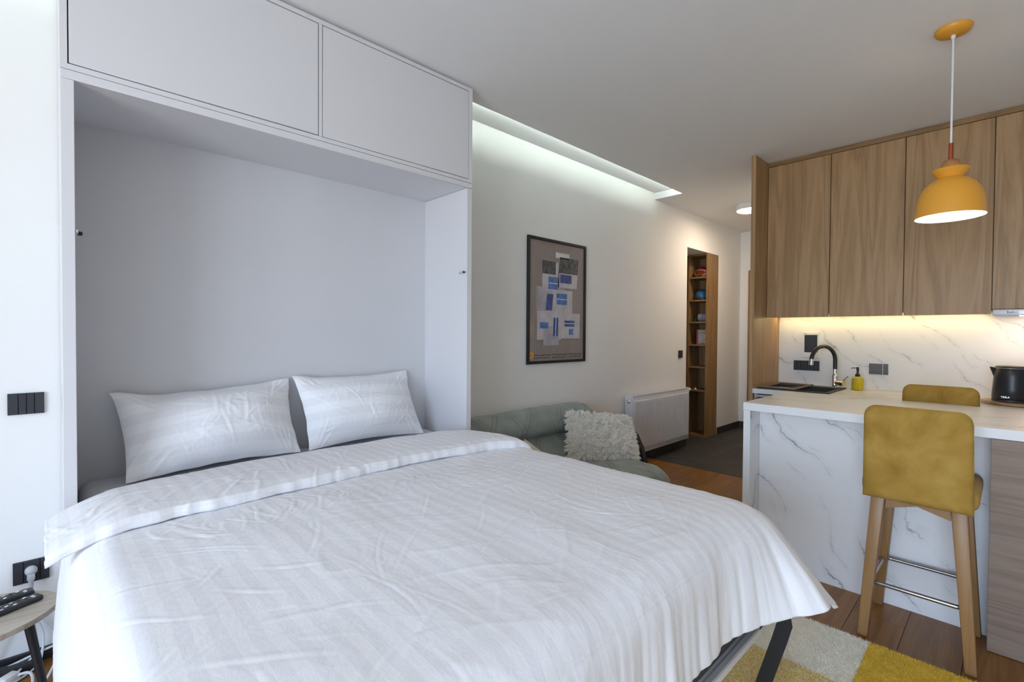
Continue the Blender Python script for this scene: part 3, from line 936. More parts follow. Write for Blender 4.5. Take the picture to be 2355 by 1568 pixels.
# ------------------------------------------------------------------ pillows
def pillow(label, c, bulge, seed, flare):
    """c: corner points BL, BR, TR, TL of the pillowcase, flange included"""
    BL, BR, TR, TL = [np.array(p) for p in c]
    n, m = 170, 120
    u = np.linspace(0, 1, n); v = np.linspace(0, 1, m)
    U, V = np.meshgrid(u, v, indexing='ij')
    # edges pull in between the corners
    U2 = U; V2 = V
    pin = 0.035
    Uc = U + (0.5 - U) * 2 * pin * np.sin(PI * V) * 0.9 * np.abs(2 * U - 1)
    Vc = V + (0.5 - V) * 2 * pin * 1.3 * np.sin(PI * U) * np.abs(2 * V - 1)
    B0 = (BL[None, None] * ((1 - Uc) * (1 - Vc))[..., None] + BR[None, None] * (Uc * (1 - Vc))[..., None]
          + TR[None, None] * (Uc * Vc)[..., None] + TL[None, None] * ((1 - Uc) * Vc)[..., None])
    nr = np.cross(BR - BL, TL - BL); nr /= np.linalg.norm(nr)
    if nr[1] > 0: nr = -nr
    W = np.linalg.norm(BR - BL); Hh = np.linalg.norm(TL - BL)
    fl = 0.0
    su = np.clip((np.minimum(U, 1 - U) * W - fl) / (W * 0.5 - fl), 0, 1); sv = np.clip((np.minimum(V, 1 - V) * Hh - fl) / (Hh * 0.5 - fl), 0, 1)
    body = (1 - (1 - su) ** 2.2) * (1 - (1 - sv) ** 2.0)
    body = np.clip(body, 0, 1) ** 0.85
    r2 = np.random.default_rng(int(seed * 10))
    sp = []
    for k in range(46):
        sp.append((r2.uniform(0.06, W - 0.06), r2.uniform(0.05, Hh - 0.05), r2.choice([1.9, 1.1, 0.3]) + r2.normal(0, 0.35), r2.uniform(0.03, 0.12), r2.uniform(0.0045, 0.009), r2.uniform(0.0009, 0.0024), r2.normal(0, 0.014)))
    for cx_, cy_, an in ((0.05, 0.05, 0.8), (W - 0.05, 0.05, 2.3), (0.05, Hh - 0.05, -0.8), (W - 0.05, Hh - 0.05, 0.75)):
        for k in range(5):
            sp.append((cx_ + r2.normal(0, 0.025), cy_ + r2.normal(0, 0.025), an + r2.normal(0, 0.35), r2.uniform(0.05, 0.10), r2.uniform(0.005, 0.009), r2.uniform(0.003, 0.006), 0.0))
    wr = creases(U * W, V * Hh, sp) + 0.012 * pn(U * 3 + seed, V * 2.0)
    corner_w = np.exp(-((U - 0.03) / 0.10) ** 2 - ((V - 0.9) / 0.25) ** 2)
    edge = np.clip(1 - np.minimum(su, sv) * 6, 0, 1)
    rip = edge * 0.010 * pn(U * 7 + seed * 3, V * 6)
    cr = flare * corner_w * 0.05
    front = body * bulge + wr * (0.3 + 0.7 * body) + rip + cr
    back = -body * bulge * 0.40 + rip - 0.003 + cr
    back = np.minimum(back, front - 0.003)
    UV = np.stack([U * W, V * Hh], -1)
    t = thing('pillow', label, 'pillow', tuple((BL + BR) / 2), 'pillows on the bed')
    F = B0 + nr[None, None] * front[..., None]
    K = B0 + nr[None, None] * back[..., None]
    F[..., 1] = np.minimum(F[..., 1], 2.543); K[..., 1] = np.minimum(K[..., 1], 2.546)
    F[..., 2] = np.maximum(F[..., 2], 0.683); K[..., 2] = np.maximum(K[..., 2], 0.681)
    # one closed case: front sheet then mirrored back sheet
    full = np.concatenate([F, K[::-1]], 0)
    fuv = np.concatenate([UV, UV[::-1]], 0)
    grid_mesh('pillowcase', full, fuv, 'pillow', t)
pillow('left white striped pillow, the wider one with a flared flange corner', [(0.205, 2.335, 0.686), (0.875, 2.385, 0.688), (0.868, 2.525, 1.035), (0.165, 2.525, 1.000)], 0.130, 2.0, 1.0)
pillow('right white striped pillow with a pointed top right corner', [(0.915, 2.385, 0.686), (1.56, 2.355, 0.688), (1.548, 2.525, 1.042), (0.880, 2.525, 1.042)], 0.120, 9.0, 0.3)

# ------------------------------------------------------------------ sofa with throw and cushions
def sofa():
    t = thing('sofa', 'low black-framed sofa under a sage throw between the bed and the radiator', 'sofa', (2.4, 2.0, 0))
    build('seat_cushion', MB().box(1.80, 2.90, 1.55, 2.30, 0.20, 0.375, 0.05, 3), 'mattress_side', t)
    build('backrest', MB().hexa([(1.80, 2.30, 0.20), (2.95, 2.30, 0.20), (2.95, 2.52, 0.20), (1.80, 2.52, 0.20), (1.80, 2.36, 0.56), (2.98, 2.36, 0.56), (2.98, 2.50, 0.56), (1.80, 2.50, 0.56)], 0.02), 'mattress_side', t)
    build('headrest', MB().tube([(1.80, 2.40, 0.60), (2.4, 2.40, 0.60), (3.0, 2.40, 0.60)], 0.075, 18), 'mattress_side', t)
    arm = [(3.02, 2.30, 0.46), (3.05, 2.16, 0.555), (3.09, 2.06, 0.585), (3.125, 1.98, 0.570), (3.135, 1.92, 0.515), (3.135, 1.875, 0.43), (3.13, 1.84, 0.32), (3.125, 1.82, 0.17), (3.12, 1.81, 0.02)]
    build('armrest', MB().tube(arm, 0.020, 10), 'black_metal', t)
    build('arm_brace', MB().tube([(3.12, 1.98, 0.56), (3.11, 1.96, 0.46), (3.08, 1.96, 0.30), (3.05, 1.96, 0.18)], 0.013, 8), 'black_metal', t)
    build('seat_rail', MB().box(1.80, 3.06, 1.60, 1.64, 0.16, 0.20).box(1.80, 3.06, 2.24, 2.28, 0.16, 0.20), 'black_metal', t)
    for x, y in ((1.84, 1.62), (1.84, 2.26), (2.98, 1.62), (3.0, 2.26)):
        build('leg', MB().box(x - 0.02, x + 0.02, y - 0.02, y + 0.02, 0.001, 0.16), 'black_metal', t)
    # throw: profile swept along the sofa, falling over its right end
    tw = thing('sofa_throw', 'sage green quilted throw covering the sofa beside the bed', 'blanket', (2.4, 2.0, 0.4))
    prof = np.array([(2.555, 0.30), (2.555, 0.45), (2.545, 0.60), (2.50, 0.685), (2.42, 0.715), (2.34, 0.705), (2.275, 0.655), (2.265, 0.585), (2.345, 0.530),
                     (2.30, 0.505), (2.24, 0.445), (2.14, 0.400), (1.95, 0.392), (1.75, 0.398), (1.62, 0.392), (1.545, 0.355), (1.52, 0.28), (1.515, 0.16), (1.51, 0.06)])
    seg = np.r_[0, np.cumsum(np.hypot(*np.diff(prof, axis=0).T))]
    m = 130
    s = np.linspace(0, seg[-1], m)
    k = np.ones(3) / 3
    py = np.interp(s, seg, prof[:, 0]); pz = np.interp(s, seg, prof[:, 1])
    py = np.convolve(np.pad(py, 1, 'edge'), k, 'valid'); pz = np.convolve(np.pad(pz, 1, 'edge'), k, 'valid')
    # where the end of the sofa is for every profile point
    xe = np.interp(s, [0, seg[4], seg[7], seg[9], seg[11], seg[14], seg[-1]], [3.10, 3.12, 3.12, 3.04, 3.02, 2.95, 2.90])
    n = 150
    al = np.linspace(0, 1, n)
    A, S = np.meshgrid(al, s, indexing='ij')
    XE = np.tile(xe, (n, 1)); PY = np.tile(py, (n, 1)); PZ = np.tile(pz, (n, 1))
    x_start = 1.79
    R = 0.09
    Ltot = (XE - R - x_start) + R * PI / 2 + np.interp(S, [0, seg[6], seg[8], seg[10], seg[-1]], [0.05, 0.06, 0.15, 0.22, 0.22])
    D = A * Ltot
    e = D - (XE - R - x_start)
    th = np.clip(e / R, 0, PI / 2)
    X = np.where(e < 0, x_start + D, XE - R + R * np.sin(th) + np.maximum(0, e - R * PI / 2) * 0.18)
    dn = np.where(e < 0, 0, R * (1 - np.cos(th)) + np.maximum(0, e - R * PI / 2) * 0.97)
    Z = np.maximum(PZ - dn, 0.03)
    Yy = PY.copy()
    Yy += 0.012 * pn(X * 5, S * 3) * np.clip(e * 8, 0, 1)
    Z += 0.007 * pn(X * 5 + 3, S * 5) + 0.004 * pn(X * 13, S * 9)
    P = np.stack([X, Yy, Z], -1)
    P[..., 1] = np.minimum(P[..., 1], 2.562)
    grid_mesh('quilt', P, np.stack([D, S], -1), 'quilt', tw, solid=0.012, off=-1)
    # gathered knot of the throw at the crease
    build('knot', MB().lathe([(0.004, -0.03), (0.018, -0.015), (0.022, 0.0), (0.014, 0.02), (0.022, 0.032), (0.003, 0.04)], (2.15, 2.265, 0.56), 12), 'quilt', tw)
sofa()

def shaggy_cushion():
    BL = np.array((2.545, 2.085, 0.415)); BR = np.array((2.945, 1.80, 0.405)); TL = np.array((2.74, 2.245, 0.685)); TR = np.array((3.11, 1.975, 0.640))
    t = thing('shaggy_cushion', 'ivory shaggy cushion leaning on the sofa beside its black armrest', 'cushion', tuple((BL + BR) / 2))
    nr = np.cross(BR - BL, TL - BL); nr /= np.linalg.norm(nr)
    if nr[0] > 0: nr = -nr
    n = m = 40
    U, V = np.meshgrid(np.linspace(0, 1, n), np.linspace(0, 1, m), indexing='ij')
    B0 = BL * ((1 - U) * (1 - V))[..., None] + BR * (U * (1 - V))[..., None] + TR * (U * V)[..., None] + TL * ((1 - U) * V)[..., None]
    body = np.clip((1 - (2 * U - 1) ** 4) * (1 - (2 * V - 1) ** 4), 0, 1) ** 0.6
    F = B0 + nr * (0.055 * body)[..., None]; K = B0 - nr * (0.05 * body)[..., None]
    grid_mesh('cover', np.concatenate([F, K[::-1]], 0), None, 'fur', t)
    # locks of pile
    nl, per = 950, 13
    lu = rng.random(nl); lv = rng.random(nl)
    edge = rng.random(nl) < 0.22
    side = rng.integers(0, 4, nl)
    lu = np.where(edge & (side == 0), 0.0, np.where(edge & (side == 1), 1.0, lu)); lv = np.where(edge & (side == 2), 0.0, np.where(edge & (side == 3), 1.0, lv))
    ax = (BR - BL) / np.linalg.norm(BR - BL); ay = (TL - BL) / np.linalg.norm(TL - BL)
    fx = pn(lu * 5, lv * 5) * 1.3 + rng.normal(0, 0.7, nl) + (2 * lu - 1) ** 7 * 1.8; fy = pn(lu * 5 + 9, lv * 5) * 1.3 + rng.normal(0, 0.7, nl) - 0.5 + (2 * lv - 1) ** 7 * 1.8
    ldir = nr * 0.8 + ax * fx[:, None] + ay * fy[:, None]
    ldir /= np.linalg.norm(ldir, axis=1, keepdims=True)
    llen = rng.uniform(0.026, 0.042, nl)
    cnt = nl * per
    li = np.repeat(np.arange(nl), per)
    uu = np.clip(lu[li] + rng.normal(0, 0.018, cnt), 0, 1); vv = np.clip(lv[li] + rng.normal(0, 0.018, cnt), 0, 1)
    def at(u_, v_):
        p_ = BL * ((1 - u_) * (1 - v_))[:, None] + BR * (u_ * (1 - v_))[:, None] + TR * (u_ * v_)[:, None] + TL * ((1 - u_) * v_)[:, None]
        bd = np.clip((1 - (2 * u_ - 1) ** 4) * (1 - (2 * v_ - 1) ** 4), 0, 1) ** 0.6
        return p_ + nr * (0.052 * bd)[:, None]
    Pp = at(uu, vv)
    tip0 = at(lu, lv)[li] + ldir[li] * (llen[li] * rng.uniform(0.8, 1.1, cnt))[:, None] + rng.normal(0, 0.0022, (cnt, 3)) + np.array((0, 0, -0.006))
    d1 = tip0 - Pp
    sd = np.cross(d1, nr + rng.normal(0, 0.3, (cnt, 3))); sd /= np.linalg.norm(sd, axis=1, keepdims=True)
    w = rng.uniform(0.0012, 0.0022, cnt)[:, None]
    v0, v1 = Pp - sd * w, Pp + sd * w
    mid = Pp + d1 * 0.55 + nr * 0.004
    v2, v3 = mid + sd * w * 1.1, mid - sd * w * 1.1
    tip = tip0
    V = np.stack([v0, v1, v2, v3, tip], 1).reshape(-1, 3)
    k = (np.arange(cnt) * 5)[:, None]
    mb = MB()
    mb.v = [tuple(p) for p in V]
    mb.f = [tuple(q) for q in (k + np.array([0, 1, 2, 3])).tolist()] + [tuple(q) for q in (k + np.array([3, 2, 4])).tolist()]
    org = world_of(t)
    me = bpy.data.meshes.new('pile')
    me.from_pydata([(p[0] - org.x, p[1] - org.y, p[2] - org.z) for p in mb.v], [], mb.f)
    me.shade_smooth()
    me.materials.append(M['fur'])
    o = bpy.data.objects.new('pile', me); COL.objects.link(o); o.parent = t
    o['kind'] = 'stuff'
shaggy_cushion()

def small_cushion():
    t = thing('small_cushion', 'cream ribbed cushion showing one corner above the duvet fold', 'cushion', (2.25, 2.02, 0.41))
    n = 30
    U, V = np.meshgrid(np.linspace(-1, 1, n), np.linspace(-1, 1, n), indexing='ij')
    body = np.clip((1 - U ** 4) * (1 - V ** 4), 0, 1) ** 0.6
    ax = np.array((-0.66, 0.44, 0.60)) * 0.10; ay = np.array((0.40, -0.30, 0.86)) * 0.10
    pk = np.array((2.035, 2.0, 0.640))
    c = pk - ax - ay
    nr = np.cross(ax, ay); nr /= np.linalg.norm(nr)
    rib = 0.003 * np.sin(V * 40)
    F = c + ax * U[..., None] + ay * V[..., None] + nr * (0.04 * body + rib)[..., None]
    K = c + ax * U[..., None] + ay * V[..., None] - nr * (0.04 * body)[..., None]
    grid_mesh('cover', np.concatenate([F, K[::-1]], 0), None, 'cream_cloth', t)
small_cushion()

# ------------------------------------------------------------------ radiator
def radiator():
    t = thing('radiator', 'white ribbed panel radiator on the wall below the light switch', 'radiator', (4.55, 2.52, 0.11))
    x0, x1, y0, y1, z0, z1 = 3.985, 5.135, 2.478, 2.568, 0.108, 0.678
    b = MB().box(x0 + 0.01, x1 - 0.01, y0 + 0.004, y0 + 0.014, z0, z1 - 0.012, 0.003, 2)
    b.box(x0 + 0.01, x1 - 0.01, y1 - 0.012, y1 - 0.002, z0, z1 - 0.012)
    build('panel', b, 'rad_white', t)
    rb = MB()
    n = 36
    for i in range(n):
        xx = x0 + 0.035 + (x1 - x0 - 0.07) * i / (n - 1)
        rb.hexa([(xx - 0.0105, y0 + 0.005, z0 + 0.045), (xx + 0.0105, y0 + 0.005, z0 + 0.045), (xx + 0.008, y0 - 0.010, z0 + 0.053), (xx - 0.008, y0 - 0.010, z0 + 0.053),
                 (xx - 0.0105, y0 + 0.005, z1 - 0.050), (xx + 0.0105, y0 + 0.005, z1 - 0.050), (xx + 0.008, y0 - 0.010, z1 - 0.058), (xx - 0.008, y0 - 0.010, z1 - 0.058)])
    build('rib', rb, 'rad_white', t)['kind'] = 'stuff'
    for xa, xb in ((x0, x0 + 0.006), (x1 - 0.006, x1)):
        build('side_cover', MB().box(xa, xb, y0 + 0.002, y1, z0, z1, 0.002, 1), 'rad_white', t)
    g = MB().box(x0 + 0.006, x1 - 0.006, y0 + 0.002, y0 + 0.014, z1 - 0.012, z1).box(x0 + 0.006, x1 - 0.006, y1 - 0.012, y1, z1 - 0.012, z1)
    nb = 60
    for i in range(nb):
        xx = x0 + 0.012 + (x1 - x0 - 0.03) * i / (nb - 1)
        g.box(xx - 0.006, xx + 0.006, y0 + 0.014, y1 - 0.012, z1 - 0.010, z1 - 0.002)
    build('top_grille', g, 'rad_white', t)
    v = build('air_vent', MB().lathe([(0.012, 0.0), (0.016, -0.001), (0.016, -0.008), (0.010, -0.012), (0.004, -0.018)], (x0, 2.522, z1 - 0.055), 14, 'X'), 'chrome', t)
    v = build('valve', MB().tube([(x1, 2.52, 0.645), (x1 + 0.035, 2.52, 0.645)], 0.010, 10), 'chrome', t)
    build('thermostat_head', MB().lathe([(0.014, 0), (0.019, 0.006), (0.021, 0.03), (0.019, 0.058), (0.012, 0.064)], (x1 + 0.03, 2.52, 0.645), 18, 'X'), 'white_plastic', t)
radiator()

# ------------------------------------------------------------------ poster
def poster():
    t = thing('poster', 'black framed grey poster with pale and blue printed panels on the white wall', 'poster', (2.99, 2.575, 1.0))
    x0, x1, z0, z1 = 2.63, 3.35, 1.030, 2.022
    y = 2.558
    w = 0.022
    f = MB().box(x0, x1, y, 2.578, z0, z0 + w, 0.002, 1).box(x0, x1, y, 2.578, z1 - w, z1, 0.002, 1).box(x0, x0 + w, y, 2.578, z0 + w, z1 - w, 0.002, 1).box(x1 - w, x1, y, 2.578, z0 + w, z1 - w, 0.002, 1)
    build('frame', f, 'black_metal', t)
    pr = build('print', MB().box(x0 + w, x1 - w, 2.572, 2.577, z0 + w, z1 - w), 'paper', t, smooth=False)
    W, H = x1 - x0, z1 - z0
    def patch(u0, u1, v0, v1, mat, lev, skew=0.0):
        ya = 2.572 - 0.0004 * lev
        a, b, c, d = x0 + W * u0, x0 + W * u1, z0 + H * v0, z0 + H * v1
        MBx = MB().hexa([(a, ya, c), (b, ya, c), (b, 2.5721, c), (a, 2.5721, c), (a + skew * W, ya, d), (b + skew * W, ya, d), (b + skew * W, 2.5721, d), (a + skew * W, 2.5721, d)])
        build('printed_panel', MBx, mat, pr, smooth=False)
    patch(0.15, 0.62, 0.40, 0.615, 'ph_mid', 1)
    patch(0.40, 0.76, 0.36, 0.60, 'ph_light', 2)
    patch(0.24, 0.52, 0.58, 0.82, 'ph_light', 3)
    patch(0.24, 0.46, 0.72, 0.825, 'ph_dark', 4)
    patch(0.50, 0.84, 0.62, 0.86, 'ph_light', 3, 0.02)
    patch(0.51, 0.85, 0.74, 0.87, 'ph_dark', 4, 0.02)
    patch(0.46, 0.70, 0.86, 0.905, 'ph_white', 4)
    patch(0.16, 0.56, 0.19, 0.42, 'ph_light', 5)
    patch(0.56, 0.90, 0.20, 0.41, 'ph_light', 5)
    patch(0.26, 0.52, 0.145, 0.30, 'ph_mid', 6)
    for u0, u1, v0, v1, mt, sk in ((0.34, 0.50, 0.60, 0.70, 'ph_blue', 0.0), (0.54, 0.74, 0.66, 0.73, 'ph_navy', 0.0), (0.30, 0.40, 0.43, 0.56, 'ph_navy', 0.02), (0.48, 0.66, 0.48, 0.57, 'ph_blue', 0.0),
                                   (0.20, 0.34, 0.28, 0.33, 'ph_blue', 0.0), (0.42, 0.50, 0.22, 0.37, 'ph_navy', 0.01), (0.62, 0.80, 0.30, 0.35, 'ph_navy', 0.0), (0.70, 0.78, 0.23, 0.28, 'ph_blue', 0.0)):
        patch(u0, u1, v0, v1, mt, 7, sk)
    for u0, u1, v0, v1, sk in ((0.34, 0.50, 0.645, 0.652, 0.0), (0.48, 0.66, 0.52, 0.527, 0.0), (0.62, 0.80, 0.322, 0.328, 0.0), (0.455, 0.467, 0.22, 0.37, 0.01)):
        patch(u0, u1, v0, v1, 'ph_white', 8, sk)
    yt = 2.5712
    z = z0 + 0.062
    for lx, a, b in ((0.115, "XIVes Jeux olympiques d'hiver", 'Sarajevo 1984 Yougoslavie'), (0.415, 'XIV Olympic Winter Games', 'Sarajevo 1984 Yugoslavia'), (0.705, 'XIV zimske olimpijske igre', 'Sarajevo 1984 Jugoslavija')):
        text('caption', a, 0.0165, (x0 + W * lx, yt, z), FACE_MY, 'ink', pr)
        text('caption', b, 0.0165, (x0 + W * lx, yt, z - 0.021), FACE_MY, 'ink', pr)
    em = MB()
    cx, cz = x0 + W * 0.067, z0 + 0.066
    for k in range(8):
        a = k * PI / 4
        ca, sa = math.cos(a), math.sin(a)
        q = [(0.010, -0.008), (0.030, -0.008), (0.030, 0.008), (0.010, 0.008)]
        pts = [(cx + u * ca - v * sa, cz + u * sa + v * ca) for u, v in q]
        em.add([(p[0], yt, p[1]) for p in pts] + [(p[0], 2.5721, p[1]) for p in pts], [(0, 1, 2, 3), (0, 4, 5, 1), (1, 5, 6, 2), (2, 6, 7, 3), (3, 7, 4, 0)])
    build('emblem', em, 'orange_ink', pr, smooth=False)
    build('glass', MB().box(x0 + w, x1 - w, 2.5655, 2.567, z0 + w, z1 - w), 'pane', t, smooth=False)
poster()

# ------------------------------------------------------------------ switches and sockets
def plate(name, label, face, a0, a1, z0, z1, splits, wall, mat='dark_switch', cat='switch', part='rocker'):
    """face 'y': on the bed wall looking to -y; face 'x': on a wall looking to -x"""
    def bx(mb, p0, p1, q0, q1, d0, d1, bev):
        if face == 'y':
            return mb.box(p0, p1, wall - d1, wall - d0, q0, q1, bev, 1)
        return mb.box(wall - d1, wall - d0, p0, p1, q0, q1, bev, 1)
    loc = ((a0 + a1) / 2, wall, z0) if face == 'y' else (wall, (a0 + a1) / 2, z0)
    t = thing(name, label, cat, loc)
    build('back_plate', bx(MB(), a0, a1, z0, z1, 0.0, 0.006, 0.001), 'black_plastic', t)
    e = [a0 + (a1 - a0) * s for s in splits]
    for i in range(len(e) - 1):
        build(part, bx(MB(), e[i] + 0.0008, e[i + 1] - 0.0008, z0 + 0.0008, z1 - 0.0008, 0.006, 0.012, 0.001), mat, t)
    return t
plate('light_switch', 'black four-gang light switch on the wall left of the bed cabinet', 'y', -0.116, -0.018, 0.952, 1.032, (0, 0.29, 0.51, 0.73, 1), Y1)
so = plate('wall_socket', 'black triple wall socket with a white plug behind the side table', 'y', -0.107, -0.008, 0.311, 0.394, (0, 0.29, 0.74, 1), Y1, cat='socket', part='cover')
plate('hall_switch', 'small square black switch beside the alcove above the radiator', 'y', 5.065, 5.150, 1.003, 1.088, (0, 1), Y1)
def plug():
    t = thing('plug', 'white plug with grey cable in the black wall socket', 'plug', (-0.058, 2.55, 0.35))
    build('body', MB().lathe([(0.016, 0.0), (0.018, -0.006), (0.0175, -0.016), (0.012, -0.026), (0.005, -0.030)], (-0.058, 2.567, 0.360), 20, 'Y'), 'grey_plastic', t)
    build('neck', MB().box(-0.069, -0.047, 2.536, 2.560, 0.328, 0.352, 0.004, 2).tube([(-0.058, 2.548, 0.33), (-0.058, 2.548, 0.285)], [0.008, 0.006], 10), 'grey_plastic', t)
    build('cable', MB().tube([(-0.058, 2.548, 0.29), (-0.057, 2.548, 0.22), (-0.050, 2.546, 0.15), (-0.044, 2.54, 0.09), (-0.055, 2.53, 0.04), (-0.10, 2.51, 0.012), (-0.2, 2.47, 0.008)], 0.0045, 8), 'cable', t)
plug()

# ------------------------------------------------------------------ side table, remotes, cables
def side_table():
    t = thing('side_table', 'small weathered oak side table with black legs left of the bed', 'table', (-0.20, 2.25, 0))
    poly = []
    for k in range(56):
        a = 2 * PI * k / 56
        c, s = math.cos(a), math.sin(a)
        r = 1 + 0.035 * math.cos(3 * a - 0.4)
        poly.append((-0.205 + 0.215 * r * c, 2.25 + 0.185 * r * s))
    build('table_top', MB().prism(poly, 0.335, 0.352, 0.003), 'table_wood', t)
    for (xa, ya, xb, yb) in ((-0.060, 2.20, -0.008, 2.185), (-0.30, 2.13, -0.36, 2.07), (-0.27, 2.36, -0.33, 2.43)):
        build('leg', MB().tube([(xa, ya, 0.335), (xb, yb, 0.0)], [0.013, 0.010], 14), 'black_metal', t)
side_table()

def remote(label, cx, cy, ang, L, W):
    t = thing('remote_control', label, 'remote', (cx, cy, 0.352), 'remote controls on the side table')
    Rm = Matrix.Translation((cx, cy, 0.3525)) @ Matrix.Rotation(ang, 4, 'Z')
    build('body', MB().box(-L / 2, L / 2, -W / 2, W / 2, 0.0, 0.018, 0.006, 3).xf(Rm), 'black_plastic', t)
    for i in range(9):
        for j in range(3):
            xx = L / 2 - 0.022 - i * 0.0165; yy = (j - 1) * W * 0.27
            bt = MB().box(xx - 0.0045, xx + 0.0045, yy - 0.0035, yy + 0.0035, 0.017, 0.0195, 0.001, 1).xf(Rm)
            build('button', bt, 'white_plastic' if (i * 3 + j) % 4 == 1 else 'grey_plastic' if (i + j) % 5 == 0 else 'dark_switch', t)
remote('farther black remote control on the side table, near the socket', -0.138, 2.330, math.radians(12), 0.185, 0.040)
remote('nearer black remote control on the side table, near the bed', -0.115, 2.248, math.radians(26), 0.190, 0.042)

def cables():
    def cable(label, pts, r):
        # smooth the polyline
        P = [Vector(p) for p in pts]
        out = []
        for i in range(len(P) - 1):
            p0, p1, p2, p3 = P[max(i - 1, 0)], P[i], P[i + 1], P[min(i + 2, len(P) - 1)]
            for k in range(8):
                s = k / 8
                out.append(0.5 * ((2 * p1) + (-p0 + p2) * s + (2 * p0 - 5 * p1 + 4 * p2 - p3) * s * s + (-p0 + 3 * p1 - 3 * p2 + p3) * s ** 3))
        out.append(P[-1])
        o = build('cable', MB().tube(out, r, 8), 'cable', loc=tuple(P[0]))
        tag(o, label, 'cable', 'white cables under the side table')
    cable('white cable looping up against the wall under the side table', [(-0.20, 2.545, 0.02), (-0.15, 2.55, 0.13), (-0.10, 2.553, 0.20), (-0.06, 2.552, 0.19), (-0.03, 2.55, 0.13), (-0.028, 2.54, 0.06), (-0.05, 2.50, 0.012), (-0.15, 2.42, 0.006)], 0.004)
    cable('white cable running along the black skirting under the side table', [(-0.22, 2.53, 0.02), (-0.12, 2.535, 0.032), (-0.05, 2.54, 0.045), (0.00, 2.545, 0.052), (0.022, 2.545, 0.055)], 0.0045)
    cable('white cable curled on the floor between table leg and bed', [(-0.17, 2.44, 0.006), (-0.10, 2.47, 0.02), (-0.06, 2.44, 0.03), (-0.055, 2.38, 0.012), (-0.08, 2.33, 0.006), (-0.14, 2.30, 0.006)], 0.0045)
    cable('thin white cable hanging diagonally towards the bed cabinet', [(-0.055, 2.5, 0.24), (-0.03, 2.5, 0.19), (-0.005, 2.5, 0.14), (0.015, 2.5, 0.10)], 0.002)
    cable('white cable arching over the floor beside the bed', [(-0.03, 2.36, 0.006), (-0.012, 2.38, 0.03), (0.012, 2.42, 0.06), (0.018, 2.44, 0.04), (0.015, 2.40, 0.006)], 0.004)
    t = thing('power_adapter', 'white plug-in power adapter on the floor under the side table', 'adapter', (-0.115, 2.47, 0))
    Rm = Matrix.Translation((-0.115, 2.47, 0.004)) @ Matrix.Rotation(0.7, 4, 'Z')
    build('body', MB().box(-0.025, 0.025, -0.018, 0.018, 0.0, 0.03, 0.006, 2).xf(Rm), 'white_plastic', t)
    build('strain_relief', MB().tube([(0.02, 0.0, 0.015), (0.045, 0.006, 0.022)], [0.006, 0.0035], 8).xf(Rm), 'white_plastic', t)
    t = thing('power_strip', 'black power strip along the skirting below the socket', 'power strip', (-0.2, 2.53, 0))
    build('body', MB().box(-0.32, -0.035, 2.50, 2.548, 0.001, 0.036, 0.005, 2), 'black_plastic', t)
    for i in range(4):
        build('outlet', MB().lathe([(0.016, 0.0), (0.016, 0.002), (0.013, 0.001)], (-0.075 - i * 0.06, 2.524, 0.0355), 16), 'dark_switch', t)
cables()

# ------------------------------------------------------------------ alcove bookcase
def bookcase():
    t = thing('bookcase', 'tall narrow oak bookcase standing sideways in the wall alcove', 'bookcase', (5.95, 2.7, 0))
    xf, xb = 5.795, 6.10
    yr, yl = 2.582, 2.815
    top = 2.262
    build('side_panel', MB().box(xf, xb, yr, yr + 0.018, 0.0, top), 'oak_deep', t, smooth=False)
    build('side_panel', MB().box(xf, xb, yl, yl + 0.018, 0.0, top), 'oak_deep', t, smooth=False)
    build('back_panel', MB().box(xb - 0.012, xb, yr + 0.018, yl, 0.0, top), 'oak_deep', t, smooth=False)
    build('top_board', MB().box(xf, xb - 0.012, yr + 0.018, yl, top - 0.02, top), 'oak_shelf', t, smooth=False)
    build('bottom_board', MB().box(xf, xb - 0.012, yr + 0.018, yl, 0.0, 0.02), 'oak_shelf', t, smooth=False)
    for z in (1.984, 1.699, 1.428, 1.146, 0.869, 0.579):
        build('shelf', MB().box(xf + 0.004, xb - 0.012, yr + 0.018, yl, z - 0.020, z), 'oak_shelf', t, smooth=False)
    o = thing('hall_cupboard', 'deep brown oak cupboard behind the alcove bookcase', 'cupboard', (5.95, 3.1, 0))
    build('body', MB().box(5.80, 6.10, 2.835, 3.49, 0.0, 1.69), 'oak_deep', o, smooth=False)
    build('void_shade_block', MB().box(5.83, 6.10, 2.835, 3.49, 1.692, 2.262), 'gap', o, smooth=False)  # solid dark block painting the shaded void above the cupboard
bookcase()

def helmet(name, label, c, R, mat):
    t = thing(name, label, 'helmet', c)
    x, y, z = c
    n, m = 28, 14
    vs = []; fs = []
    for j in range(m + 1):
        p = j / m * PI * 0.62
        for i in range(n):
            a = 2 * PI * i / n
            vs.append((x + R * 1.0 * math.sin(p) * math.cos(a), y + R * 0.9 * math.sin(p) * math.sin(a), z + R * 0.50 + R * 0.85 * math.cos(p)))
    for j in range(m):
        for i in range(n):
            k = (i + 1) % n
            fs.append((j * n + i, j * n + k, (j + 1) * n + k, (j + 1) * n + i))
    sh = build('shell', MB().add(vs, fs), mat, t, ang=60)
    build('rim', MB().lathe([(R * 0.86, 0.004), (R * 0.95, 0.006), (R * 0.955, R * 0.22), (R * 0.88, R * 0.26), (R * 0.80, R * 0.2), (R * 0.80, 0.004)], (x, y, z), 28, close=True), 'black_plastic', t)
    v = MB()
    for (ax, el) in ((PI, 0.75), (PI + 0.55, 0.9), (PI - 0.55, 0.9), (PI + 0.3, 1.25), (PI - 0.3, 1.25)):
        d = Vector((math.cos(ax) * math.cos(el), 0.9 * math.sin(ax) * math.cos(el), 0.85 * math.sin(el)))
        p = Vector((x, y, z + R * 0.5)) + d * R * 1.0
        v.lathe([(0.001, -0.004), (0.009, -0.002), (0.009, 0.002), (0.001, 0.003)], p, 10, 'X')
    build('vent', v, 'black_plastic', t)
    return t
